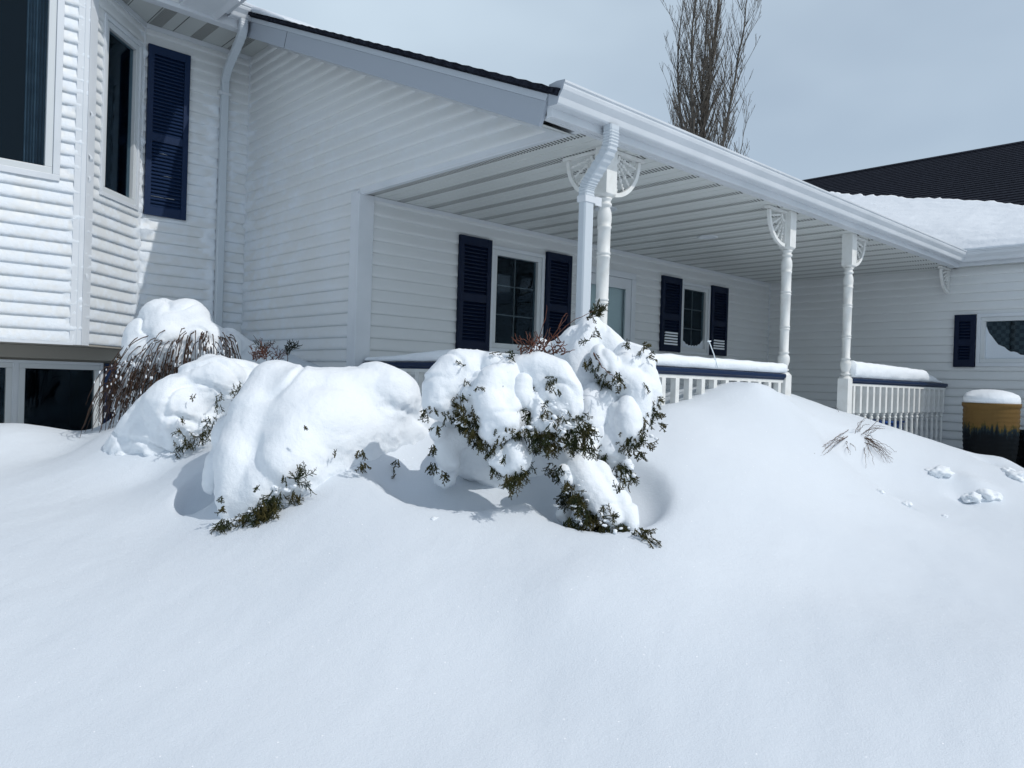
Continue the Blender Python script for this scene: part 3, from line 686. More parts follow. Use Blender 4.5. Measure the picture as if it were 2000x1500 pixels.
# ---- railings
def baluster_mesh():
    mb = MB(); h = .022; T = .075
    mb.box(-h, h, -h, h, -.19, T)
    mb.lathe([(.009, -.192), (.014, -.196), (.018, -.203), (.014, -.212), (.009, -.216), (.012, -.224), (.0185, -.234), (.016, -.246), (.010, -.254), (.0125, -.262), (.0125, -.30), (.017, -.42), (.0175, -.47), (.013, -.56), (.010, -.60), (.012, -.606), (.018, -.614), (.014, -.624), (.010, -.63), (.0175, -.645), (.012, -.655)], (0, 0, 0), 10)
    mb.box(-h, h, -h, h, -.85, -.655)
    return mb.mesh('baluster')
bal = baluster_mesh(); bal.materials.append(M['trimw'])
def railing(a, b, top, snowinfo=None, n=None):
    a = Vector(a); b = Vector(b); U = (b - a).normalized(); L = (b - a).length; T = U.cross(Vector((0, 0, 1)));  Z = Vector((0, 0, 1))
    mb = MB(); mb.extrude([(-.044, .0), (-.044, .022), (-.036, .030), (.036, .030), (.044, .022), (.044, 0), (.030, -.006), (.024, -.020), (-.024, -.020), (-.030, -.006)], lambda p, q, t: a + U * t + T * p + Z * (top - .03 + q), 0, L)
    R = part(mb, 'railing', M['navyl']); R['label'] = 'white turned balusters under a dark blue handrail'
    mb = MB(); mb.fbox(a, U, T, Z, 0, L, -.02, .02, top - .075, top - .051); mb.build('upper_rail', M['trimw'], R)
    n = n or int(L / .155)
    for i in range(n):
        p = a + U * (L * (i + .6) / n); o = bpy.data.objects.new('baluster', bal); link(o, R); o.location = (p.x, p.y, top - .075 - .075)
    mb = MB(); mb.fbox(a, U, T, Z, 0, L, -.02, .02, -.94, -.91); mb.build('lower_rail', M['trimw'], R)
    return R
railing((3.80, YP - .01, 0), (6.07, YP - .01, 0), .135)
railing((7.38, YP - .01, 0), (10.02, YP - .01, 0), .135)
railing((3.46, 3.30, 0), (3.46, YW - .03, 0), .125)
mb = MB(); mb.box(XG, XR, 3.05, YW, -1.1, -.95); part(mb, 'porch_floor', M['beige'])

# ------------------------------------------------------------------ snow-covered ground
CP = []
def cp(px, py, d): v = P(px, py, d); CP.append((v.x, v.y, v.z))
for px, d in ((0, 2.35), (500, 2.35), (1000, 2.35), (1500, 2.35), (2000, 2.35)): cp(px, 1490, d)
for px in (0, 500, 1000, 1500, 2000): cp(px, 1300, 2.8)
for q in ((0, 1120, 3.45), (300, 1130, 3.35), (700, 1130, 3.25), (1100, 1140, 3.15), (1450, 1150, 3.3), (1750, 1150, 3.6), (2000, 1150, 3.9),
          (0, 980, 4.4), (200, 990, 4.2), (0, 890, 5.4), (150, 880, 5.5), (300, 930, 4.7), (20, 836, 6.2), (110, 836, 6.2), (190, 853, 5.5), (300, 871, 4.95), (410, 888, 4.6),
          (370, 1010, 4.0), (440, 1042, 3.7), (560, 1010, 3.75), (700, 930, 3.98), (780, 990, 3.75), (880, 1060, 3.5), (1010, 1075, 3.45), (1130, 1075, 3.42), (1280, 1085, 3.4),
          (1340, 1000, 3.8), (1340, 900, 4.3), (1330, 820, 4.85), (1450, 850, 4.9), (1500, 960, 4.3), (1650, 1000, 4.6),
          (1650, 900, 5.9), (1800, 960, 5.9), (1900, 1020, 5.3), (2000, 940, 7.2), (1950, 925, 7.3)): cp(*q)
for X, Y, Z in ((4.25, 3.02, -.13), (4.7, 3.02, -.09), (5.0, 2.97, -.04), (5.25, 2.92, -.02), (5.6, 2.97, -.05), (5.9, 3.0, -.09), (6.4, 3.0, -.14), (7.0, 3.0, -.21), (7.35, 3.0, -.24), (7.9, 2.95, -.40), (8.4, 2.9, -.52), (8.9, 2.75, -.66),
                (9.5, 2.3, -.80), (8.3, 2.1, -.67), (10, 1.5, -.75), (9.2, 1.2, -.72), (9.0, 3.4, -.75), (8.0, 3.6, -.5), (10, 3.1, -.85), (10, 5.4, -.7), (8, 5.2, -.45), (6.75, 3.95, .0), (6.9, 4.9, -.05), (7.6, 4.2, -.12), (5, 4.5, -.45), (4.2, 5.2, -.3), (4.2, 3.8, -.4),
                (3.25, 6.2, .10), (3.3, 7.2, .30), (2.9, 7.5, .34), (2.5, 7.4, .15), (3.2, 5.6, .02), (3.3, 4.6, -.1), (3.6, 3.6, -.25), (3.7, 3.0, -.3), (2.6, 6.0, -.1), (2.6, 5.0, -.3), (2.2, 6.6, -.2), (2.2, 7.4, -.25),
                (1.9, 7.5, -.75), (1.2, 7.6, -.72), (0, 7.5, -.7), (-1, 6.8, -.6), (-2, 5.5, -.75), (-2, 3, -1.1), (-2, 0, -1.5), (0, 0, -1.6), (3, -1, -1.45), (6, -1.5, -1.3), (9, -1, -1.05), (12, -2, -1.0), (12, 3, -.8),
                (0, -3, -1.75), (5, -4, -1.6), (10, -5, -1.5), (-4, -3, -1.8), (-4, 6, -.9), (-4, 9, -1.), (12, 8, -.9), (5, 10, -.9), (1.2, 6.75, -.47), (1.75, 6.8, -.5)): CP.append((X, Y, Z))
cpa = np.array(CP)
def tps(r2): return np.where(r2 > 1e-9, .5 * r2 * np.log(r2 + 1e-12), 0)
n = len(cpa); A = np.zeros((n + 3, n + 3)); dd = cpa[:, None, :2] - cpa[None, :, :2]; A[:n, :n] = tps((dd ** 2).sum(-1)) + np.eye(n) * .004
A[:n, n] = 1; A[:n, n + 1:] = cpa[:, :2]; A[n, :n] = 1; A[n + 1:, :n] = cpa[:, :2].T
W_c = np.linalg.solve(A, np.concatenate([cpa[:, 2], np.zeros(3)]))
def hbase(X, Y):
    X = np.asarray(X, float); Y = np.asarray(Y, float); sh = X.shape; x = X.ravel(); y = Y.ravel(); out = np.zeros(len(x))
    for s in range(0, len(x), 20000):
        xx, yy = x[s:s + 20000], y[s:s + 20000]
        r2 = (xx[:, None] - cpa[None, :, 0]) ** 2 + (yy[:, None] - cpa[None, :, 1]) ** 2
        out[s:s + 20000] = tps(r2) @ W_c[:n] + W_c[n] + W_c[n + 1] * xx + W_c[n + 2] * yy
    return out.reshape(sh)
WELLS = []   # (x, y, rx, ry, rotation, depth, sharp)
def well(px, py, d, rx, ry, rot, dep, sh=3.0): v = P(px, py, d); WELLS.append((v.x, v.y, rx, ry, rot, dep, sh))
AZV = math.atan2(.7307, .6827)    # viewing direction in plan
well(1165, 1000, 4.0, .35, .34, AZV, .14, 3.0)
well(900, 960, 4.15, .34, .45, AZV, .16, 3)
well(395, 935, 4.25, .17, .11, AZV + .1, .10, 3)
def hgt(X, Y):
    X = np.asarray(X, float); Y = np.asarray(Y, float); h = hbase(X, Y)
    far = np.clip((np.hypot(X - 4, Y - 3) - 11) / 8, 0, 1)
    h = h * (1 - far) + -1.3 * far
    for (x0, y0, rx, ry, rt, dep, sh) in WELLS:
        a = (X - x0) * math.cos(rt) + (Y - y0) * math.sin(rt); b = -(X - x0) * math.sin(rt) + (Y - y0) * math.cos(rt)
        r = np.sqrt((a / rx) ** 2 + (b / ry) ** 2)
        h = h - dep * (1 / (1 + np.exp((r - 1) * sh * 3))) + dep * .10 * np.exp(-((r - 1.12) / .14) ** 2)
    # sharp wind crest on the drift in front of the railing
    p0, p1 = (5.2, 2.93), (7.4, 2.62); L2 = (p1[0] - p0[0]) ** 2 + (p1[1] - p0[1]) ** 2
    t = ((X - p0[0]) * (p1[0] - p0[0]) + (Y - p0[1]) * (p1[1] - p0[1])) / L2; tc_ = np.clip(t, 0, 1)
    dx = X - p0[0] - tc_ * (p1[0] - p0[0]); dy = Y - p0[1] - tc_ * (p1[1] - p0[1]); dd_ = np.hypot(dx, dy)
    h = h + .06 * np.exp(-dd_ / .13) * (1 - .75 * tc_)
    return h
def axis(lo, hi, flo, fhi, step):
    a = list(np.arange(flo, fhi + 1e-6, step)); g = step; x = fhi
    while x < hi: g *= 1.16; x += g; a.append(x)
    g = step; x = flo
    while x > lo: g *= 1.16; x -= g; a.insert(0, x)
    return np.array(a)
ax = axis(-600, 900, -1.2, 10.2, .03); ay = axis(-600, 900, -.9, 7.7, .03)
GX, GY = np.meshgrid(ax, ay, indexing='ij'); GZ = hgt(GX, GY)
near = (GX > -3) & (GX < 12) & (GY > -3) & (GY < 9)
lump = [(1832, 921, 6.6, .075, .05), (1975, 925, 7.0, .05, .035), (1985, 950, 6.6, .09, .05), (1720, 960, 5.6, .04, .022), (1772, 985, 5.3, .035, .03), (1905, 985, 5.9, .10, .035), (1930, 975, 6.0, .06, .035), (1840, 1005, 5.2, .03, .015)]
for i in range(GX.shape[0]):
    for j in range(GX.shape[1]):
        if near[i, j]:
            x, y = GX[i, j], GY[i, j]
            a = noise.noise(Vector((x * .9, y * .9, 0))) * .014 + noise.noise(Vector((x * 2.1 + y * .8, y * 5.2 - x * 1.4, 4))) * .0042 + noise.noise(Vector((x * 6 + y * 2, y * 17 - x * 5, 4))) * .0022
            GZ[i, j] += a
def blobify(px, py, d, r, h):
    v = P(px, py, d); m = np.exp(-(((GX - v.x) ** 2 + (GY - v.y) ** 2) / r ** 2)); return m * h
for px, py, d, r, h in ((1905, 975, 6.1, .14, .05), (1880, 990, 5.9, .10, -.045), (1960, 930, 7.1, .2, .06), (1740, 958, 5.7, .08, -.02), (1770, 985, 5.35, .06, -.03), (1930, 945, 6.8, .12, -.05), (1990, 905, 7.6, .25, .08)):
    GZ += blobify(px, py, d, r, h)
ni, nj = GX.shape
vs = np.stack([GX, GY, GZ], -1).reshape(-1, 3)
idx = np.arange(ni * nj).reshape(ni, nj)
fs = np.stack([idx[:-1, :-1], idx[1:, :-1], idx[1:, 1:], idx[:-1, 1:]], -1).reshape(-1, 4)
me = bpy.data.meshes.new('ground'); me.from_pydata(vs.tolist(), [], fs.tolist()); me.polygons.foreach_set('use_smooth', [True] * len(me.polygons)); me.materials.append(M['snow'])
gr = link(bpy.data.objects.new('ground', me)); tag(gr, 'wind-packed white snow drift covering the whole yard', kind='structure')
def gz(x, y): return float(hgt(np.array([x]), np.array([y]))[0])

# ------------------------------------------------------------------ snow bodies on shrubs
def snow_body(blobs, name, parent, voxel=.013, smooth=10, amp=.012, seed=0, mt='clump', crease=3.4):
    """blobs: (px,py,depth,r_px[,sx,sy,sz]) ellipsoids or chains [(...),(...)] merged to one skin"""
    mb = MB()
    for b in blobs:
        if isinstance(b, list):
            for k in range(len(b) - 1):
                p, q = b[k], b[k + 1]; dist = math.hypot(p[0] - q[0], p[1] - q[1]); st = max(2, int(dist / (.35 * min(p[3], q[3]))))
                for i in range(st + 1):
                    t = i / st; c = [p[j] + (q[j] - p[j]) * t for j in range(4)]
                    mb.ball(P(c[0], c[1], c[2]), c[3] * c[2] / 1500, 2)
        else:
            sc = b[4:7] if len(b) > 4 else (1, 1, 1); mb.ball(P(*b[:3]), b[3] * b[2] / 1500, 3, sc)
    me = mb.mesh('tmp'); o = bpy.data.objects.new('tmp', me); COL.objects.link(o)
    r = o.modifiers.new('r', 'REMESH'); r.mode = 'VOXEL'; r.voxel_size = voxel
    s = o.modifiers.new('s', 'SMOOTH'); s.iterations = smooth; s.factor = .6
    dg = bpy.context.evaluated_depsgraph_get(); ev = o.evaluated_get(dg); m2 = bpy.data.meshes.new_from_object(ev)
    bpy.data.objects.remove(o); bpy.data.meshes.remove(me)
    nrm = [v.normal.copy() for v in m2.vertices]
    for v, nn in zip(m2.vertices, nrm):
        c = v.co; k = noise.noise(c * 3.2 + Vector((seed, 0, 0))) * amp * 1.5 + noise.noise(c * 8 + Vector((seed, 5, 0))) * amp * .35
        wv = Vector((noise.noise(c * 2.5 + Vector((9, seed, 0))), noise.noise(c * 2.5 + Vector((seed, 3, 7))), 0)) * .25
        rg = abs(noise.noise((c + wv) * crease + Vector((0, 0, seed)))); k -= amp * 1.15 * max(0, 1 - rg / .11)
        low = sm(-nn.z, -.45, .35)
        k += low * (noise.noise(c * 19 + Vector((seed, 5, 0))) * amp * .75 + noise.noise(c * 44) * amp * .4)
        k += noise.noise(c * 36 + Vector((seed, 5, 0))) * amp * .10
        v.co = c + nn * k
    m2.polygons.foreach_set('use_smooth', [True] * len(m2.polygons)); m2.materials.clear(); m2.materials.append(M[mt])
    m2.name = name; return link(bpy.data.objects.new(name, m2), parent)

def spray(mb, p, d, L, rnd, r=.0027, lev=2):
    """flat branching juniper spray"""
    d = d.normalized(); side = d.cross(Vector((rnd.uniform(-1, 1), rnd.uniform(-1, 1), rnd.uniform(-.3, 1)))).normalized()
    n = 6 if lev else 3; pts = [p]
    for i in range(n):
        d = (d + Vector((rnd.gauss(0, .10), rnd.gauss(0, .10), rnd.gauss(0, .08) - .02))).normalized(); pts.append(pts[-1] + d * L / n)
    mb.tube(pts, [r * (1 - .45 * i / n) for i in range(n + 1)], 3, cap=True)
    if lev:
        sgn = 1
        for i in range(1, n + 1):
            if lev == 1 and i % 2: continue
            for _ in range(1):
                sgn = -sgn; k = min(i, n - 1) ; q = pts[k].lerp(pts[k + 1], rnd.random())
                dd_ = (d * .9 + side * sgn * rnd.uniform(.6, 1.0) + Vector((rnd.gauss(0, .2), rnd.gauss(0, .2), rnd.gauss(0, .2)))).normalized()
                spray(mb, q, dd_, L * rnd.uniform(.26, .55) * (1.15 - .4 * i / n), rnd, r * .85, lev - 1)
def foliage(clusters, parent, name='foliage', m='jun', seed=1):
    """(px,py,depth,spread_px,count,length_m[,dx,dz])"""
    mb = MB(); rnd = random.Random(seed); R_ = Vector((RM[0][0], RM[1][0], 0)).normalized(); F_ = Vector((-RM[0][2], -RM[1][2], 0)).normalized(); Z = Vector((0, 0, 1))
    for c in clusters:
        px, py, d, sp, cnt, L = c[:6]; dx, dz = (c[6], c[7]) if len(c) > 6 else (0, -1)
        for _ in range(max(2, int(cnt * .6))):
            a = rnd.uniform(0, 6.28); q = sp * math.sqrt(rnd.random())
            p = P(px + math.cos(a) * q, py + math.sin(a) * q * .8, d + rnd.uniform(-.05, .03))
            dr = R_ * (dx + rnd.gauss(0, .45)) + Z * (dz + rnd.gauss(0, .35)) - F_ * (rnd.gauss(.25, .3))
            spray(mb, p, dr, L * rnd.uniform(.7, 1.5), rnd)
    return mb.build(name, M[m], parent)
def rim_foliage(bodies, parent, count, L=.042, m='jun', seed=1, zmax=-.15, zlo=None, outer=.55):
    rnd = random.Random(seed); mb = MB()
    for o in bodies:
        vs = [v for v in o.data.vertices if v.normal.z < zmax and (v.co.normalized().dot(v.normal) < .35)]
        if not vs: continue
        # patchy: keep areas picked by noise
        vs = [v for v in vs if noise.noise(v.co * 6.5 + Vector((seed, 0, 0))) > -.12]
        for _ in range(count):
            v = rnd.choice(vs); n_ = v.normal
            d = Vector((n_.x, n_.y, 0)) * outer + Vector((rnd.gauss(0, .3), rnd.gauss(0, .3), -.75 + rnd.gauss(0, .3)))
            spray(mb, v.co - n_ * .010, d, L * rnd.uniform(.5, 1.5), rnd)
    return mb.build('foliage', M[m], parent)
def twigs(specs, parent, name='twig', m='dead', seed=1, r=.003):
    """each: list of (px,py,depth) control points"""
    mb = MB(); rnd = random.Random(seed)
    for s in specs:
        pts = [P(*q) for q in s]; dense = []
        if len(pts) > 2:
            for _ in range(2):
                o_ = [pts[0]]
                for a_, b_ in zip(pts[:-1], pts[1:]): o_ += [a_.lerp(b_, .25), a_.lerp(b_, .75)]
                pts = o_ + [pts[-1]]
            dense = [q + Vector((rnd.gauss(0, .0022), rnd.gauss(0, .0022), rnd.gauss(0, .0022))) for q in pts[:-1]]
        else:
          for i in range(len(pts) - 1):
              for k in range(5): dense.append(pts[i].lerp(pts[i + 1], k / 5) + Vector((rnd.gauss(0, .003), rnd.gauss(0, .003), rnd.gauss(0, .003))))
        dense.append(pts[-1]); nn = len(dense)
        mb.tube(dense, [r * (1.3 - .9 * i / nn) for i in range(nn)], 4)
    return mb.build(name, M[m], parent)

def shrub(name, label, cat, px, py, d, group=None):
    v = P(px, py, d); t = thing(name, label, cat, (0, 0, 0), group); return t

# --- weeping shrub at the corner of the bay
wsh = shrub('weeping_shrub', 'weeping bare-twigged shrub capped by a round dome of snow beside the bay', 'shrub', 330, 840, 6.1)
snow_body([(345, 655, 6.15, 66, 1, 1, 1), (318, 628, 6.15, 44), (365, 636, 6.15, 52), (300, 668, 6.1, 54), (398, 672, 6.1, 52), (432, 694, 6.1, 38), (444, 676, 6.15, 28),
           [(285, 690, 6.0, 42), (262, 735, 6.0, 28), (240, 775, 6.0, 14), (228, 800, 6.0, 8)], [(300, 700, 5.95, 22), (290, 735, 5.95, 12)], [(345, 690, 5.95, 22), (350, 715, 5.9, 9)], [(400, 690, 5.95, 26), (418, 705, 5.9, 12)], [(405, 690, 5.95, 18), (418, 718, 5.85, 8)], [(330, 665, 5.95, 34), (318, 700, 5.9, 14)],
           [(447, 665, 6.3, 30), (480, 690, 6.5, 28), (520, 720, 6.6, 30)], (380, 700, 6.3, 60), (320, 740, 6.35, 60), (270, 790, 6.35, 45), (430, 720, 6.4, 55)], 'snow_cap', wsh, voxel=.015, smooth=14, amp=.020, seed=3)
rnd = random.Random(11); sp = []
for i in range(270):
    t = rnd.random(); sx = 285 + 165 * t; sy = 640 + 30 * rnd.random() + 20 * abs(t - .45)
    lean = (-1.25 + 1.75 * t) + rnd.gauss(0, .14); ln = rnd.uniform(90, 190) * (1 - .45 * t); dd2 = 5.85 + rnd.uniform(-.12, .3)
    ex = sx + lean * ln * .62; ey = sy + ln
    if rnd.random() < .55: sx, sy = sx * .45 + ex * .55 - 4, sy * .45 + ey * .55 - 14
    sp.append([(sx, sy, dd2 + .05), (sx + (ex - sx) * .35, sy - 6 + (ey - sy) * .12, dd2 - .06), (sx + (ex - sx) * .72, sy + (ey - sy) * .5, dd2 - .08), (ex, ey, dd2 - .02)])
for i in range(90):
    sx = rnd.uniform(225, 330); sy = 740 + rnd.uniform(-30, 40); ex = sx - rnd.uniform(15, 40); ey = sy + rnd.uniform(50, 105)
    sp.append([(sx, sy, 5.9), (sx * .6 + ex * .4, sy + 15, 5.85), (ex, ey, 5.88)])
sp += [[(235, 735, 5.8), (212, 755, 5.75), (196, 780, 5.72), (193, 800, 5.72), (199, 840, 5.72)]]
twigs(sp, wsh, 'hanging_twigs', 'twig', 3, .0034)
mb = MB()
for i in range(420):
    s = sp[rnd.randrange(len(sp) - 1)]; a = rnd.random(); p = P(*s[1]).lerp(P(*s[2]), a); mb.ball(p + Vector((0, 0, .006)), rnd.uniform(.0035, .008), 1, (1, 1, rnd.uniform(1.2, 3.2)))
tag(mb.build('twig_snow', M['clump'], wsh, smooth=True), kind='stuff')

# --- juniper mound behind left
jb = shrub('juniper', 'low rounded juniper buried in snow in front of the weeping shrub', 'shrub', 350, 860, 5.2)
snow_body([[(428, 752, 5.1, 56), (385, 770, 5.1, 62), (335, 800, 5.1, 62), (285, 838, 5.1, 52), (235, 880, 5.1, 36)], (355, 800, 5.05, 74), (390, 790, 5.1, 60), (310, 860, 5.05, 60), (260, 890, 5.05, 45), (420, 740, 5.2, 44),
           [(455, 735, 5.25, 36), (490, 750, 5.3, 46), (530, 785, 5.3, 50)], (480, 800, 5.4, 55), (372, 843, 4.94, 27), (398, 828, 4.94, 20), (345, 862, 4.97, 30), (418, 855, 5.05, 24), (380, 880, 5.0, 30)], 'snow_cap', jb, voxel=.013, smooth=14, amp=.022, seed=12)
foliage([(352, 862, 4.85, 14, 16, .05), (375, 855, 4.83, 16, 20, .05), (398, 840, 4.82, 16, 18, .05), (415, 825, 4.85, 10, 10, .045), (428, 770, 4.88, 7, 7, .04), (425, 790, 4.88, 7, 8, .04), (345, 835, 4.84, 10, 7, .04), (462, 745, 4.9, 9, 7, .035), (460, 765, 4.9, 10, 10, .035), (410, 815, 4.86, 12, 8, .04), (360, 815, 4.8, 14, 5, .03), (380, 770, 4.8, 6, 3, .03)], jb, seed=2)

# --- front left mound
jf = shrub('juniper', 'widest snow-buried juniper mound with a saddle in its back, green showing only at its foot', 'shrub', 560, 980, 4.1)
snow_body([[(548, 762, 4.40, 64), (515, 820, 4.25, 74), (482, 890, 4.1, 62), (455, 960, 3.98, 42), (445, 1005, 3.93, 24)],
           [(590, 795, 4.35, 92), (600, 855, 4.2, 98), (570, 915, 4.05, 80), (520, 970, 3.98, 56), (478, 1010, 3.92, 32)],
           (640, 800, 4.4, 90), (660, 850, 4.3, 88), (640, 910, 4.2, 70), (590, 950, 4.1, 60), (690, 890, 4.3, 56), [(680, 790, 4.45, 80), (735, 775, 4.5, 74), (762, 778, 4.5, 66)], (720, 840, 4.5, 88), (790, 850, 4.6, 66), (770, 900, 4.6, 66), (700, 920, 4.4, 44),
           [(422, 900, 4.2, 24), (412, 950, 4.15, 20)], (455, 850, 4.3, 46), (620, 850, 4.25, 104), (560, 860, 4.25, 90)], 'snow_cap', jf, voxel=.014, smooth=40, amp=.016, seed=21, crease=1.6)
foliage([(440, 1022, 3.78, 13, 34, .055), (478, 1008, 3.78, 14, 22, .05, 0, -.6), (500, 1000, 3.78, 16, 40, .055), (520, 985, 3.8, 18, 60, .055), (540, 965, 3.82, 14, 34, .05), (586, 935, 3.85, 13, 30, .05, 0, .3), (580, 962, 3.86, 10, 18, .045), (505, 945, 3.72, 4, 4, .03), (436, 990, 3.80, 4, 10, .03), (434, 970, 3.82, 3, 6, .03),
         (555, 930, 3.80, 5, 5, .035), (704, 880, 4.0, 6, 12, .03), (708, 905, 4.02, 8, 18, .03), (775, 900, 4.25, 5, 6, .04), (770, 920, 4.22, 8, 8, .03), (596, 830, 3.86, 3, 3, .02), (653, 895, 4.0, 2, 3, .03, 0, 1)], jf, seed=5)

# --- central drooping juniper (front lobes)
jd = shrub('juniper', 'drooping juniper with hanging snow lobes and olive sprays, in front of the tall peaked one', 'shrub', 980, 1000, 3.8)
DB = []
DB.append(snow_body([[(930, 712, 4.0, 30), (895, 728, 3.97, 48), (872, 755, 3.93, 50), (862, 782, 3.9, 40), (868, 800, 3.9, 26)], (900, 765, 4.02, 44), (880, 790, 3.92, 34), (940, 718, 4.0, 32), (962, 712, 3.95, 24), (915, 740, 4.0, 44)], 'snow_lobe', jd, voxel=.0095, smooth=9, amp=.010, seed=31))
DB.append(snow_body([[(995, 728, 3.88, 34), (965, 745, 3.82, 36), (950, 775, 3.78, 34), (962, 808, 3.74, 38), (985, 828, 3.72, 34)], [(990, 735, 3.86, 34), (1000, 770, 3.82, 26), (996, 800, 3.76, 28), (985, 830, 3.72, 30)], (968, 838, 3.73, 34), (975, 790, 3.8, 38), (925, 772, 3.85, 26), (918, 800, 3.86, 24), (935, 815, 3.86, 24), (940, 750, 3.9, 30)], 'snow_lobe', jd, voxel=.009, smooth=7, amp=.010, seed=33))
DB.append(snow_body([[(1015, 862, 3.78, 14), (1005, 880, 3.73, 26), (1010, 900, 3.71, 27)], [(975, 878, 3.74, 14), (968, 900, 3.72, 15), (985, 912, 3.71, 15)], (1018, 893, 3.73, 24), (998, 915, 3.71, 20), (990, 893, 3.74, 22)], 'snow_lobe', jd, voxel=.008, smooth=6, amp=.008, seed=38))
DB.append(snow_body([[(1018, 725, 3.9, 32), (1050, 722, 3.88, 34), (1088, 735, 3.85, 36), (1108, 765, 3.82, 34), (1114, 800, 3.79, 27), (1108, 825, 3.78, 18)], (1075, 770, 3.84, 34), (1095, 800, 3.80, 28), (1068, 800, 3.82, 22), (1085, 825, 3.79, 18), (1060, 745, 3.86, 32)], 'snow_lobe', jd, voxel=.009, smooth=6, amp=.011, seed=35))
DB.append(snow_body([[(1022, 750, 3.82, 24), (1020, 775, 3.79, 24), (1028, 788, 3.78, 17)], [(1042, 775, 3.80, 15), (1052, 795, 3.78, 18), (1048, 826, 3.73, 17), (1058, 842, 3.72, 13)], (1076, 833, 3.70, 14), (1094, 846, 3.70, 12), (1084, 838, 3.70, 11), (1108, 832, 3.70, 10), (1064, 862, 3.76, 7), (1115, 838, 3.75, 8), (1035, 845, 3.77, 7)], 'snow_lobe', jd, voxel=.007, smooth=4, amp=.007, seed=36))
snow_body([(890, 850, 4.1, 40), (872, 880, 4.05, 32), (880, 905, 4.02, 26), (930, 880, 4.25, 60), (860, 845, 4.0, 24), (980, 930, 4.35, 55), (1050, 900, 4.45, 70), (1000, 820, 4.25, 80), (870, 930, 4.1, 30)], 'snow_lobe', jd, voxel=.016, smooth=12, amp=.014, seed=37)
rim_foliage(DB[:2], jd, 110, .036, seed=51, zmax=.0)
rim_foliage(DB[2:3], jd, 24, .05, seed=52, zmax=-.35, outer=.2)
rim_foliage(DB[3:5], jd, 80, .042, seed=53, zmax=-.1)
foliage([(850, 795, 3.84, 7, 8, .035), (868, 808, 3.82, 9, 8, .035), (836, 772, 3.87, 4, 6, .03), (852, 835, 3.88, 5, 10, .03), (848, 870, 3.9, 6, 12, .032), (846, 905, 3.92, 6, 14, .035), (866, 925, 3.92, 8, 12, .035, .5, -.6),
         (900, 790, 3.76, 6, 12, .032), (908, 815, 3.74, 10, 24, .035), (922, 838, 3.73, 10, 28, .036), (940, 860, 3.72, 10, 26, .036), (956, 880, 3.72, 8, 14, .032), (932, 758, 3.74, 5, 6, .028), (905, 770, 3.80, 5, 6, .028), (928, 790, 3.76, 5, 8, .028),
         (995, 928, 3.66, 10, 16, .06), (1008, 930, 3.66, 9, 16, .06), (985, 888, 3.66, 5, 5, .03),
         (1042, 838, 3.70, 14, 24, .042), (1058, 855, 3.69, 18, 38, .045), (1085, 865, 3.69, 15, 28, .045), (1118, 850, 3.67, 18, 34, .052, .2, -1), (1142, 832, 3.66, 15, 34, .052, .4, -.9), (1150, 862, 3.68, 10, 14, .055, .3, -1), (1080, 830, 3.68, 18, 16, .036), (1110, 810, 3.68, 14, 8, .034), (1075, 745, 3.70, 6, 8, .034), (1085, 762, 3.69, 6, 6, .032), (1032, 812, 3.72, 5, 12, .035), (1064, 800, 3.70, 6, 10, .034),
         (955, 692, 3.92, 9, 8, .038, 1, .2), (1000, 705, 3.86, 8, 7, .036, .2, .7), (905, 712, 3.88, 4, 3, .03, 0, .3)], jd, seed=8)
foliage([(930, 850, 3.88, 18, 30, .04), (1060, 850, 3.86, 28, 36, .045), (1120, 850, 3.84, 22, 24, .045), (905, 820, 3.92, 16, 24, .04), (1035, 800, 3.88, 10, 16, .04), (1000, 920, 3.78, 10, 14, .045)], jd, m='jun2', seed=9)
sp = [[(1052, 700, 3.95), (1046, 670, 3.93), (1060, 640, 3.92), (1068, 610, 3.92), (1067, 596, 3.92)], [(1050, 695, 3.95), (1085, 655, 3.95), (1120, 625, 3.95), (1160, 607, 3.95)], [(1055, 690, 3.95), (1090, 645, 3.9), (1110, 615, 3.9)],
      [(1048, 690, 3.9), (1030, 675, 3.9), (1010, 685, 3.9)], [(1035, 715, 3.9), (1038, 700, 3.85), (1034, 680, 3.85)], [(1090, 640, 3.95), (1100, 618, 3.95), (1108, 612, 3.95)], [(1058, 718, 3.86), (1064, 706, 3.82), (1078, 705, 3.8), (1083, 714, 3.8)]]
for i in range(70):
    x = rnd.uniform(1010, 1100); y = 690 + rnd.uniform(-22, 10); a = rnd.uniform(-2.6, .1); l = rnd.uniform(10, 30)
    sp.append([(x, y, 3.9), (x + l * .5 * math.cos(a) + rnd.gauss(0, 3), y + l * .5 * math.sin(a), 3.86), (x + l * math.cos(a), y + l * math.sin(a) + rnd.gauss(0, 4), 3.88)])
twigs(sp, jd, 'dead_stems', 'dead', 4, .0028)

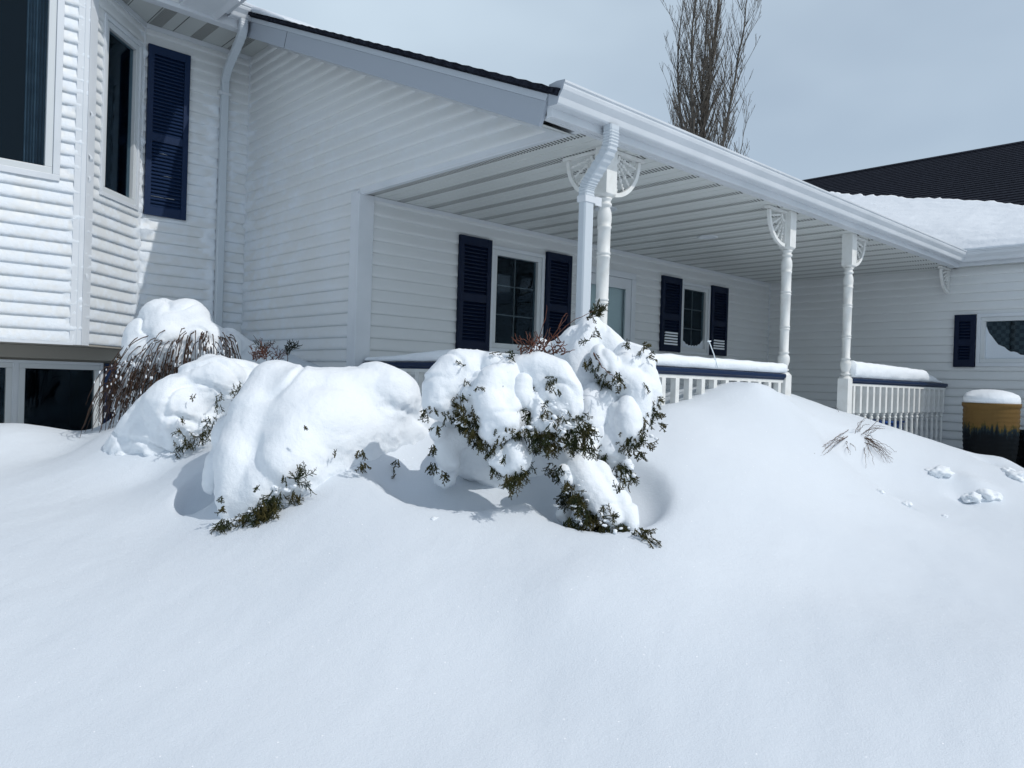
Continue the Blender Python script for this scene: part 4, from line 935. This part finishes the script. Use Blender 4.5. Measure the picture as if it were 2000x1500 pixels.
# --- tall peaked juniper behind right + its low limb
jt = shrub('juniper', 'tallest snow-laden juniper, peaked like a tent in front of the corner post', 'shrub', 1180, 1040, 4.1)
snow_body([[(1164, 618, 4.3, 8), (1152, 645, 4.3, 28), (1132, 685, 4.3, 48), (1130, 735, 4.3, 60), (1150, 790, 4.3, 60)], [(1166, 630, 4.3, 14), (1190, 672, 4.3, 26), (1205, 715, 4.3, 44)], (1108, 690, 4.35, 36), [(1058, 672, 4.4, 15), (1045, 690, 4.4, 22), (1025, 700, 4.4, 14)], (1085, 690, 4.4, 26), (1092, 735, 4.4, 46), (1185, 740, 4.3, 56), (1170, 800, 4.3, 58)], 'snow_cap', jt, voxel=.012, smooth=9, amp=.012, seed=41)
EB = []
EB.append(snow_body([[(1172, 690, 4.15, 16), (1185, 712, 4.1, 26), (1195, 735, 4.08, 22)], [(1225, 688, 4.2, 24), (1250, 702, 4.18, 30), (1262, 735, 4.15, 30), (1268, 770, 4.12, 26), (1258, 800, 4.1, 24)], [(1215, 740, 4.1, 30), (1240, 760, 4.08, 34), (1245, 795, 4.06, 30), (1250, 830, 4.04, 20)], (1225, 715, 4.15, 32), (1210, 760, 4.12, 28), (1252, 760, 4.12, 34)], 'snow_lobe', jt, voxel=.0095, smooth=8, amp=.011, seed=42))
EB.append(snow_body([[(1158, 765, 4.12, 22), (1150, 795, 4.08, 34), (1152, 830, 4.05, 34), (1160, 850, 4.03, 24)], (1185, 780, 4.1, 26), (1190, 815, 4.08, 26)], 'snow_lobe', jt, voxel=.0095, smooth=8, amp=.010, seed=43))
EB.append(snow_body([[(1225, 790, 4.02, 20), (1228, 818, 3.98, 30), (1230, 842, 3.96, 28), (1228, 862, 3.95, 19)], [(1205, 800, 4.03, 16), (1210, 840, 4.0, 22)], [(1198, 850, 4.02, 26), (1192, 880, 4.0, 30), (1205, 902, 3.98, 22)], (1180, 870, 4.02, 26)], 'snow_lobe', jt, voxel=.0085, smooth=7, amp=.009, seed=44))
EB.append(snow_body([[(1112, 880, 3.95, 32), (1130, 915, 3.86, 38), (1152, 955, 3.8, 38), (1178, 990, 3.74, 32), (1195, 1010, 3.7, 22)], (1100, 905, 3.95, 30), (1165, 925, 3.86, 30), (1180, 950, 3.83, 28), [(1195, 970, 3.8, 28), (1218, 1000, 3.75, 28), (1232, 1025, 3.7, 18)], (1150, 855, 4.05, 44), (1135, 880, 3.98, 38)], 'snow_lobe', jt, voxel=.009, smooth=7, amp=.011, seed=45))
EB.append(snow_body([[(1100, 918, 3.8, 13), (1108, 938, 3.78, 12)], [(1108, 985, 3.85, 16), (1098, 1005, 3.85, 16), (1110, 1022, 3.85, 14)], (1178, 1012, 3.68, 8), (1130, 1015, 3.7, 7), (1155, 1025, 3.68, 6), (1226, 905, 3.9, 9), (1215, 925, 3.9, 7)], 'snow_lobe', jt, voxel=.007, smooth=4, amp=.007, seed=46))
tag(EB[4], kind='stuff'); tag(DB[4], kind='stuff')
rim_foliage(EB[:1], jt, 90, .032, seed=61, zmax=.05)
rim_foliage(EB[2:3], jt, 60, .040, seed=62, zmax=-.1)
rim_foliage(EB[3:4], jt, 170, .042, seed=63, zmax=.0)
foliage([(1160, 612, 4.18, 11, 36, .042, .3, .3), (1148, 618, 4.18, 7, 8, .035, .6, .2), (1172, 660, 4.02, 5, 5, .038, 0, .8), (1150, 665, 4.02, 5, 5, .035, -.5, 0), (1163, 690, 4.05, 5, 5, .03), (1140, 705, 4.02, 7, 7, .034), (1163, 716, 4.05, 5, 7, .03), (1205, 730, 4.0, 7, 14, .034), (1215, 742, 4.0, 8, 10, .03), (1222, 668, 4.1, 9, 10, .03), (1255, 678, 4.1, 9, 12, .03, .5, 0), (1270, 695, 4.12, 5, 10, .028, .5, -.2),
         (1258, 750, 4.02, 5, 6, .036), (1288, 780, 4.05, 4, 6, .03, .5, -.3), (1285, 808, 4.05, 6, 9, .03, .7, -.5), (1286, 830, 4.05, 6, 9, .03, .7, -.6), (1257, 838, 3.9, 6, 8, .034), (1266, 868, 3.93, 6, 9, .036, .8, -.2), (1245, 885, 3.93, 8, 12, .036, .6, -.5),
         (1215, 912, 3.9, 12, 30, .045, .2, -1), (1228, 925, 3.9, 10, 20, .045, .4, -1), (1095, 912, 3.76, 5, 10, .03), (1108, 942, 3.74, 7, 18, .034), (1125, 965, 3.70, 8, 26, .036), (1138, 985, 3.68, 8, 26, .038), (1152, 1010, 3.64, 12, 28, .04), (1180, 985, 3.62, 5, 5, .03),
         (1190, 1012, 3.62, 9, 14, .042, 0, .5), (1112, 1018, 3.70, 12, 30, .046), (1140, 1032, 3.66, 16, 46, .048), (1180, 1036, 3.64, 18, 46, .048), (1215, 1036, 3.62, 12, 26, .046), (1248, 1036, 3.57, 10, 18, .045, .6, -.4), (1262, 1050, 3.54, 9, 20, .046, .6, -.6), (1208, 962, 3.66, 6, 8, .04, .4, .5)], jt, seed=15)
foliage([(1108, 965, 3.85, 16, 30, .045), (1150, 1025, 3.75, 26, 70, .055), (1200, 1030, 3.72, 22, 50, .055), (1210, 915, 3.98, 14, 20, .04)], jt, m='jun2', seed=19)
twigs([[(1160, 690, 4.0), (1175, 715, 3.99), (1190, 730, 3.98), (1205, 740, 3.96)]], jt, 'dead_stems', 'dead', 9, .003)

def crumbs(areas, parent, seed):
    rnd = random.Random(seed); bl = []
    for px, py, d, sp, cnt in areas:
        for _ in range(cnt // 5 + 1):
            a = rnd.uniform(0, 6.28); q = sp * 1.1 * math.sqrt(rnd.random()); x, y = px + math.cos(a) * q, py + math.sin(a) * q * .9; dp = d + rnd.uniform(-.02, .07)
            for _ in range(rnd.randint(1, 6)):
                bl.append((x, y, dp, rnd.uniform(1.6, 4.2), rnd.uniform(.8, 1.6), rnd.uniform(.8, 1.6), rnd.uniform(.5, .9))); x += rnd.gauss(0, 4.5); y += rnd.gauss(1, 2.6); dp += rnd.gauss(0, .006)
    return tag(snow_body(bl, 'snow_crumbs', parent, voxel=.0042, smooth=1, amp=.006, seed=seed), kind='stuff')
crumbs([(915, 815, 3.73, 22, 34), (940, 855, 3.71, 18, 26), (1050, 840, 3.67, 28, 60), (1085, 855, 3.66, 26, 50), (1120, 840, 3.65, 24, 40), (1090, 810, 3.66, 30, 40), (1145, 835, 3.64, 16, 14)], jd, 71)
crumbs([(1115, 945, 3.71, 16, 24), (1135, 985, 3.67, 18, 30), (1150, 1020, 3.63, 22, 30), (1195, 1030, 3.6, 22, 26), (1218, 915, 3.88, 16, 22), (1270, 850, 3.96, 14, 12), (1210, 738, 4.0, 12, 12)], jt, 72)
crumbs([(375, 850, 4.82, 26, 50), (405, 835, 4.82, 16, 24)], jb, 73); crumbs([(500, 1000, 3.78, 22, 24), (540, 965, 3.8, 20, 20), (585, 945, 3.84, 14, 16)], jf, 74)
# --- cedar tip by the gable wall
ct = shrub('cedar_sapling', 'small half-buried cedar tips with rusty needles sticking up against the white wall', 'shrub', 540, 700, 5.6)
foliage([(512, 682, 5.5, 6, 7, .06, 0, .8), (562, 690, 5.5, 6, 12, .08, .2, 1), (568, 682, 5.5, 5, 8, .05, .4, .6)], ct, seed=3, m='jun2')
foliage([(500, 700, 5.5, 9, 18, .07, -.1, .8), (520, 700, 5.5, 9, 18, .08, 0, .9), (540, 702, 5.5, 6, 6, .09, .1, 1)], ct, 'dead_sprays', 'dead', 13)
twigs([[(540, 712, 5.5), (525, 690, 5.5), (495, 655, 5.5)], [(530, 712, 5.5), (545, 695, 5.5), (560, 685, 5.5)], [(560, 715, 5.5), (563, 695, 5.5), (556, 678, 5.5)]], ct, 'stem', 'twig', 3, .003)

# --- dry twigs poking out of the drift
dt = shrub('twiggy_shrub', 'bare reddish wiry twigs poking out of the drift beside the wing railing', 'shrub', 1670, 850, 6.2)
rnd = random.Random(77); sp = []
def snowd(px, py, lo=3.0, hi=9.0):
    """depth at which the ray first meets the snow"""
    r = ray(px, py); d = lo
    while d < hi:
        q = r * d
        if q.z < gz(q.x, q.y): return d
        d += .04
    return hi
for bx_, by_, tx_, ty_, nn_ in ((1650, 848, 1605, 885, 7), (1690, 855, 1738, 895, 16), (1675, 842, 1690, 828, 4), (1688, 850, 1720, 838, 6), (1655, 865, 1662, 885, 3), (1690, 870, 1695, 905, 3)):
    for i in range(nn_):
        ex, ey = tx_ + rnd.gauss(0, 9), ty_ + rnd.gauss(0, 8); sx, sy = bx_ + rnd.gauss(0, 5), by_ + rnd.gauss(0, 4)
        d0 = snowd(sx, sy); d1_ = min(d0, snowd(ex, ey)) - .03; c = []
        for k in range(7):
            t = k / 6; c.append((sx + (ex - sx) * t + rnd.gauss(0, 1.4), sy + (ey - sy) * t + rnd.gauss(0, 1.4) - 5 * math.sin(t * 3.1), d0 + .02 + (d1_ - d0 - .03) * t - .05 * math.sin(t * 3.1)))
        sp.append(c)
sp.append([(1641, 823, 6.9), (1640, 812, 6.88), (1636, 800, 6.86), (1633, 795, 6.85)])
twigs(sp, dt, 'twigs', 'straw', 4, .0020)

# ------------------------------------------------------------------ snow lying on railings
def rail_snow(a, b, zb, w, hfn, name, label):
    a = Vector(a); b = Vector(b); U = (b - a).normalized(); L = (b - a).length; T = U.cross(Vector((0, 0, 1))); mb = MB(); n = int(L / .02); rings = []; m = 14
    for i in range(n + 1):
        t = i / n; h = hfn(t); ww = w * min(1, .35 + h * 9)
        for k in range(m):
            an = 2 * math.pi * k / m; c, s = math.cos(an), math.sin(an)
            x = ww * (abs(c) ** .7) * (1 if c > 0 else -1); z = h * .5 + h * .5 * (abs(s) ** .75) * (1 if s > 0 else -1)
            nzv = noise.noise(Vector((t * L * 9, c * 1.5, s * 2 + zb * 9))) * .009
            rings.append(a + U * (t * L) + T * (x + nzv) + Vector((0, 0, zb + max(0, z + nzv * .7 * (s > -.2)))))
    mb.add(rings, [(i * m + k, i * m + (k + 1) % m, (i + 1) * m + (k + 1) % m, (i + 1) * m + k) for i in range(n) for k in range(m)] + [tuple(range(m))[::-1], tuple(range(n * m, (n + 1) * m))])
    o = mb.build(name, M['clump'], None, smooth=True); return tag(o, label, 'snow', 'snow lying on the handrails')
def nzf(s, sc, amp): return lambda t: amp * noise.noise(Vector((t * sc, s, 0)))
f1 = nzf(1, 9, .014)
rail_snow((3.82, YP - .01, 0), (6.066, YP - .01, 0), .137, .062, lambda t: (.085 + f1(t)) * min(1, (1 - t) * 60 + .6), 'rail_snow', 'long wavy strip of snow on the blue handrail left of the porch opening')
rail_snow((7.385, YP - .01, 0), (9.34, YP - .01, 0), .137, .068, lambda t: (.165 - .03 * t) * min(1, max(.02, (1 - t) * 30)) ** .4, 'rail_snow', 'thick smooth snow loaf on the blue handrail of the wing railing')
rail_snow((9.36, YP - .01, 0), (9.98, YP - .01, 0), .137, .045, lambda t: .11 * (1 - t) ** 1.2 + .004, 'rail_snow', 'thin tapering snow at the wall end of the wing handrail')
rail_snow((3.46, 3.4, 0), (3.46, YW - .06, 0), .127, .06, lambda t: .035 + .055 * math.exp(-((t - .45) / .3) ** 2), 'rail_snow', 'low snow ridge on the side handrail near the corner board')
# clear icicle/rod standing on the railing
mb = MB(); p0 = Vector((4.98, YP - .08, .15)); mb.tube([p0, p0 + Vector((-.03, .02, .10)), p0 + Vector((-.065, .04, .19))], [.0042, .004, .004], 8); mb.tube([p0 + Vector((-.085, .04, .19)), p0 + Vector((-.045, .04, .193))], .0055, 6)
tag(mb.build('plant_stake', M['ice'], None), 'thin clear plastic stake leaning on the snowy front handrail', 'stake')

# ------------------------------------------------------------------ glazed barrel planter
bc = Vector((9.10, 2.43, 0)); pot = thing('glazed_planter', 'tall ochre planter with dark dripping lower half under a cap of snow', 'planter', (0, 0, 0))
pm = mat('glaze', (.28, .13, .03), .5, .08); t = pm.node_tree; b = t.nodes['Principled BSDF']; tcn = t.nodes.new('ShaderNodeTexCoord'); sp_ = t.nodes.new('ShaderNodeSeparateXYZ'); t.links.new(tcn.outputs['Object'], sp_.inputs[0])
mpn = t.nodes.new('ShaderNodeMapping'); mpn.inputs['Scale'].default_value = (44, 44, 5); nn1 = t.nodes.new('ShaderNodeTexNoise'); nn1.inputs['Scale'].default_value = 1; nn1.inputs['Detail'].default_value = 3
t.links.new(tcn.outputs['Object'], mpn.inputs[0]); t.links.new(mpn.outputs[0], nn1.inputs['Vector'])
ma = t.nodes.new('ShaderNodeMath'); ma.operation = 'MULTIPLY_ADD'; ma.inputs[1].default_value = .26; t.links.new(nn1.outputs['Fac'], ma.inputs[0]); t.links.new(sp_.outputs[2], ma.inputs[2])
rmp = t.nodes.new('ShaderNodeValToRGB'); t.links.new(ma.outputs[0], rmp.inputs[0]); e = rmp.color_ramp.elements
mr = t.nodes.new('ShaderNodeMapRange'); mr.inputs[1].default_value = -.58; mr.inputs[2].default_value = .06; t.links.new(ma.outputs[0], mr.inputs[0]); t.links.new(mr.outputs[0], rmp.inputs[0])
e[0].position = .0; e[0].color = (.003, .0035, .004, 1); e[1].position = 1; e[1].color = (.15, .092, .032, 1)
for ps, c in ((.50, (.004, .006, .008, 1)), (.57, (.010, .020, .026, 1)), (.62, (.07, .055, .015, 1)), (.66, (.125, .075, .026, 1))): q = rmp.color_ramp.elements.new(ps); q.color = c
t.links.new(rmp.outputs[0], b.inputs['Base Color'])
prof = []
for i in range(61):
    z = -1.0 + .93 * i / 60; u = i / 60; r = .19 + .065 * math.sin(min(1, u * 1.25) * math.pi / 2); r += .0035 * math.sin(i * 2.1) if i < 58 else .012
    prof.append((r, z))
prof += [(.25, -.07), (.24, -.12), (.02, -.12)]
mb = MB(); mb.lathe(prof, bc, 48); mb.build('pot_body', pm, pot, smooth=True)
mb = MB(); mb.lathe([(.02, -.11), (.245, -.10), (.256, -.068), (.258, -.03), (.252, .005), (.235, .028), (.18, .052), (.10, .068), (.02, .075)], bc, 48)
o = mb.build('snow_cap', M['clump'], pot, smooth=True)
for v in o.data.vertices:
    k = noise.noise(v.co * 3.0) * .02; v.co.z += max(-.01, k) if v.co.z > -.05 else 0
    if v.co.x < bc.x: v.co.z -= .10 * max(0, (bc.x - v.co.x)) if v.co.z > 0 else 0
# second pot at the picture edge
pot2 = thing('glazed_planter', 'ochre glazed pot mostly outside the right edge, beside the tall planter', 'planter', (0, 0, 0))
mb = MB(); c2 = Vector((9.7, 2.15, -.30)); mb.lathe([(r * .8, z * .75) for r, z in prof], c2, 36); mb.build('pot_body', pm, pot2, smooth=True)

# ------------------------------------------------------------------ loose snow clods
clods = ((1833, 922, .095, 'largest hollow-shadowed snow clod on the slope below the planter'), (1968, 921, .06, 'round snow clod just below the right end of the drift'), (1988, 932, .10, 'broken snow chunk at the right picture edge'),
         (1717, 961, .035, 'small flat snow clod, leftmost on the slope'), (1771, 984, .033, 'upright dirty-sided snow clod between the flat one and the rough patch'), (1925, 968, .10, 'craggy snow chunk on the rough patch'), (1900, 972, .075, 'low snow chunk left of the craggy one'),
         (1845, 1008, .022, 'thin snow crumb below the rough patch'), (848, 1014, .022, 'small snow lump left of the juniper shadow'), (1186, 1165, .010, 'tiny snow crumb alone in the foreground'))
for i, (px, py, r, lb) in enumerate(clods):
    d = snowd(px, py, 2.2, 9); c = P(px, py, d); bm = bmesh.new(); bmesh.ops.create_icosphere(bm, subdivisions=4, radius=1); me = bpy.data.meshes.new('snow_clod')
    for v in bm.verts:
        n_ = v.co.normalized(); k = 1 + .35 * noise.noise(n_ * 1.7 + Vector((i * 7, 0, 0))) + .18 * noise.noise(n_ * 4.5 + Vector((i * 7, 0, 0)))
        v.co = Vector((n_.x * r * 1.25 * k, n_.y * r * k, n_.z * r * .62 * k))
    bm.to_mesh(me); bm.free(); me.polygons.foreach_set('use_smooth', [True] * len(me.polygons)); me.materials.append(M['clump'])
    o = link(bpy.data.objects.new('snow_clod', me)); o.location = c - Vector((0, 0, r * .10)); tag(o, lb, 'snow clod', 'snow clods on the slope')

# ------------------------------------------------------------------ things on the porch behind the railing
mb = MB(); mb.box(7.75, 8.15, 3.45, 3.85, -.9, -.28); cr_ = thing('storage_box', 'black box topped with snow behind the wing railing', 'box'); mb.build('box_body', M['crate'], cr_, bevel=.01)
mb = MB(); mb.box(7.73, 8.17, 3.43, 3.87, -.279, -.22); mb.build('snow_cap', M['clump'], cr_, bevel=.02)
bt = thing('blue_tote', 'blue plastic tote behind the balusters of the wing railing', 'tote'); mb = MB(); mb.box(9.0, 9.55, 3.45, 3.8, -.75, -.34); mb.build('tote_body', M['blue'], bt, bevel=.02)
mb = MB(); mb.box(8.98, 9.57, 3.43, 3.82, -.34, -.32); mb.build('lid', M['blue'], bt, bevel=.006)
snow_pile = MB()

# ------------------------------------------------------------------ bare poplars far behind
def poplar(name, label, px, py, d, H, rad0, seed, leaders, spread, nside, lean=0.0):
    rnd = random.Random(seed); base = P(px, py, d); base.z -= 4.0; root = thing(name, label, 'tree', tuple(base), 'bare trees behind the roof'); tr = MB(); tw = MB()
    R_ = Vector((RM[0][0], RM[1][0], 0)).normalized(); F_ = Vector((.683, .731, 0))
    def limb(p, dr, L, r, lev, mb):
        n = max(4, int(L / .35)); pts = [p]; dr = dr.normalized(); d0 = dr; q = p
        for i in range(n):
            if lev == 0: dr = (dr * .86 + d0 * .14 + Vector((rnd.gauss(0, .045), rnd.gauss(0, .045), 0))).normalized()
            else: dr = (dr + Vector((rnd.gauss(0, .055), rnd.gauss(0, .055), .045 + rnd.gauss(0, .03)))).normalized()
            q = q + dr * L / n; pts.append(q)
        rr = [max(.0055, r * (1 - .85 * i / n)) for i in range(n + 1)]; mb.tube(pts, rr, 6 if lev == 0 else 3, cap=False)
        if lev < 3:
            cnt = {0: int(L * 4.8), 1: int(L * 4.2), 2: int(L * 3)}[lev]
            for c in range(cnt):
                t = rnd.uniform(.10 if lev else .22, 1); k = min(n - 1, int(t * n)); s = pts[k].lerp(pts[k + 1], rnd.random()); a = rnd.uniform(0, 6.28)
                o = Vector((math.cos(a), math.sin(a), 0)); nd = Vector((0, 0, 1)) * .95 + o * rnd.uniform(.3, .75) + dr * .3
                LL = L * rnd.uniform(.13, .3) * (1.15 - .6 * t) if lev == 0 else L * rnd.uniform(.2, .42) * (1.1 - .5 * t)
                LL = min(LL, 2.6)
                if LL > .12: limb(s, nd, LL, max(.008, rr[k] * .42), lev + 1, tw)
    for i in range(leaders):
        o = R_ * ((i - (leaders - 1) / 2) * spread) + F_ * rnd.gauss(0, .1)
        limb(Vector((0, 0, 0)) if i == 0 or leaders > 2 else Vector((0, 0, rnd.uniform(0, 1))), Vector((0, 0, 1)) + o * .19 + R_ * lean, H * (1 if i == leaders // 2 else rnd.uniform(.6, .85)), rad0 * (1 if i == leaders // 2 else .6), 0, tr)
    tr.build('trunk', M['bark'], root, smooth=True); tw.build('crown', M['bark'], root)
    return root
poplar('poplar_tree', 'tallest bare poplar rising out of the picture above the porch roof', 1372, 330, 30, 15.5, .16, 4, 5, .30, 0, .012)
poplar('poplar_tree', 'shorter bare tree just left of the tallest poplar', 1320, 330, 28, 6.6, .055, 14, 5, .5, 0)
poplar('poplar_tree', 'bare tree with several thin leaders right of the tallest poplar', 1410, 330, 27, 8.2, .06, 24, 4, .45, 0, .05)
poplar('poplar_tree', 'small bare treetop just showing over the gutter, farthest right', 1478, 350, 26, 4.9, .035, 34, 3, .7, 0)
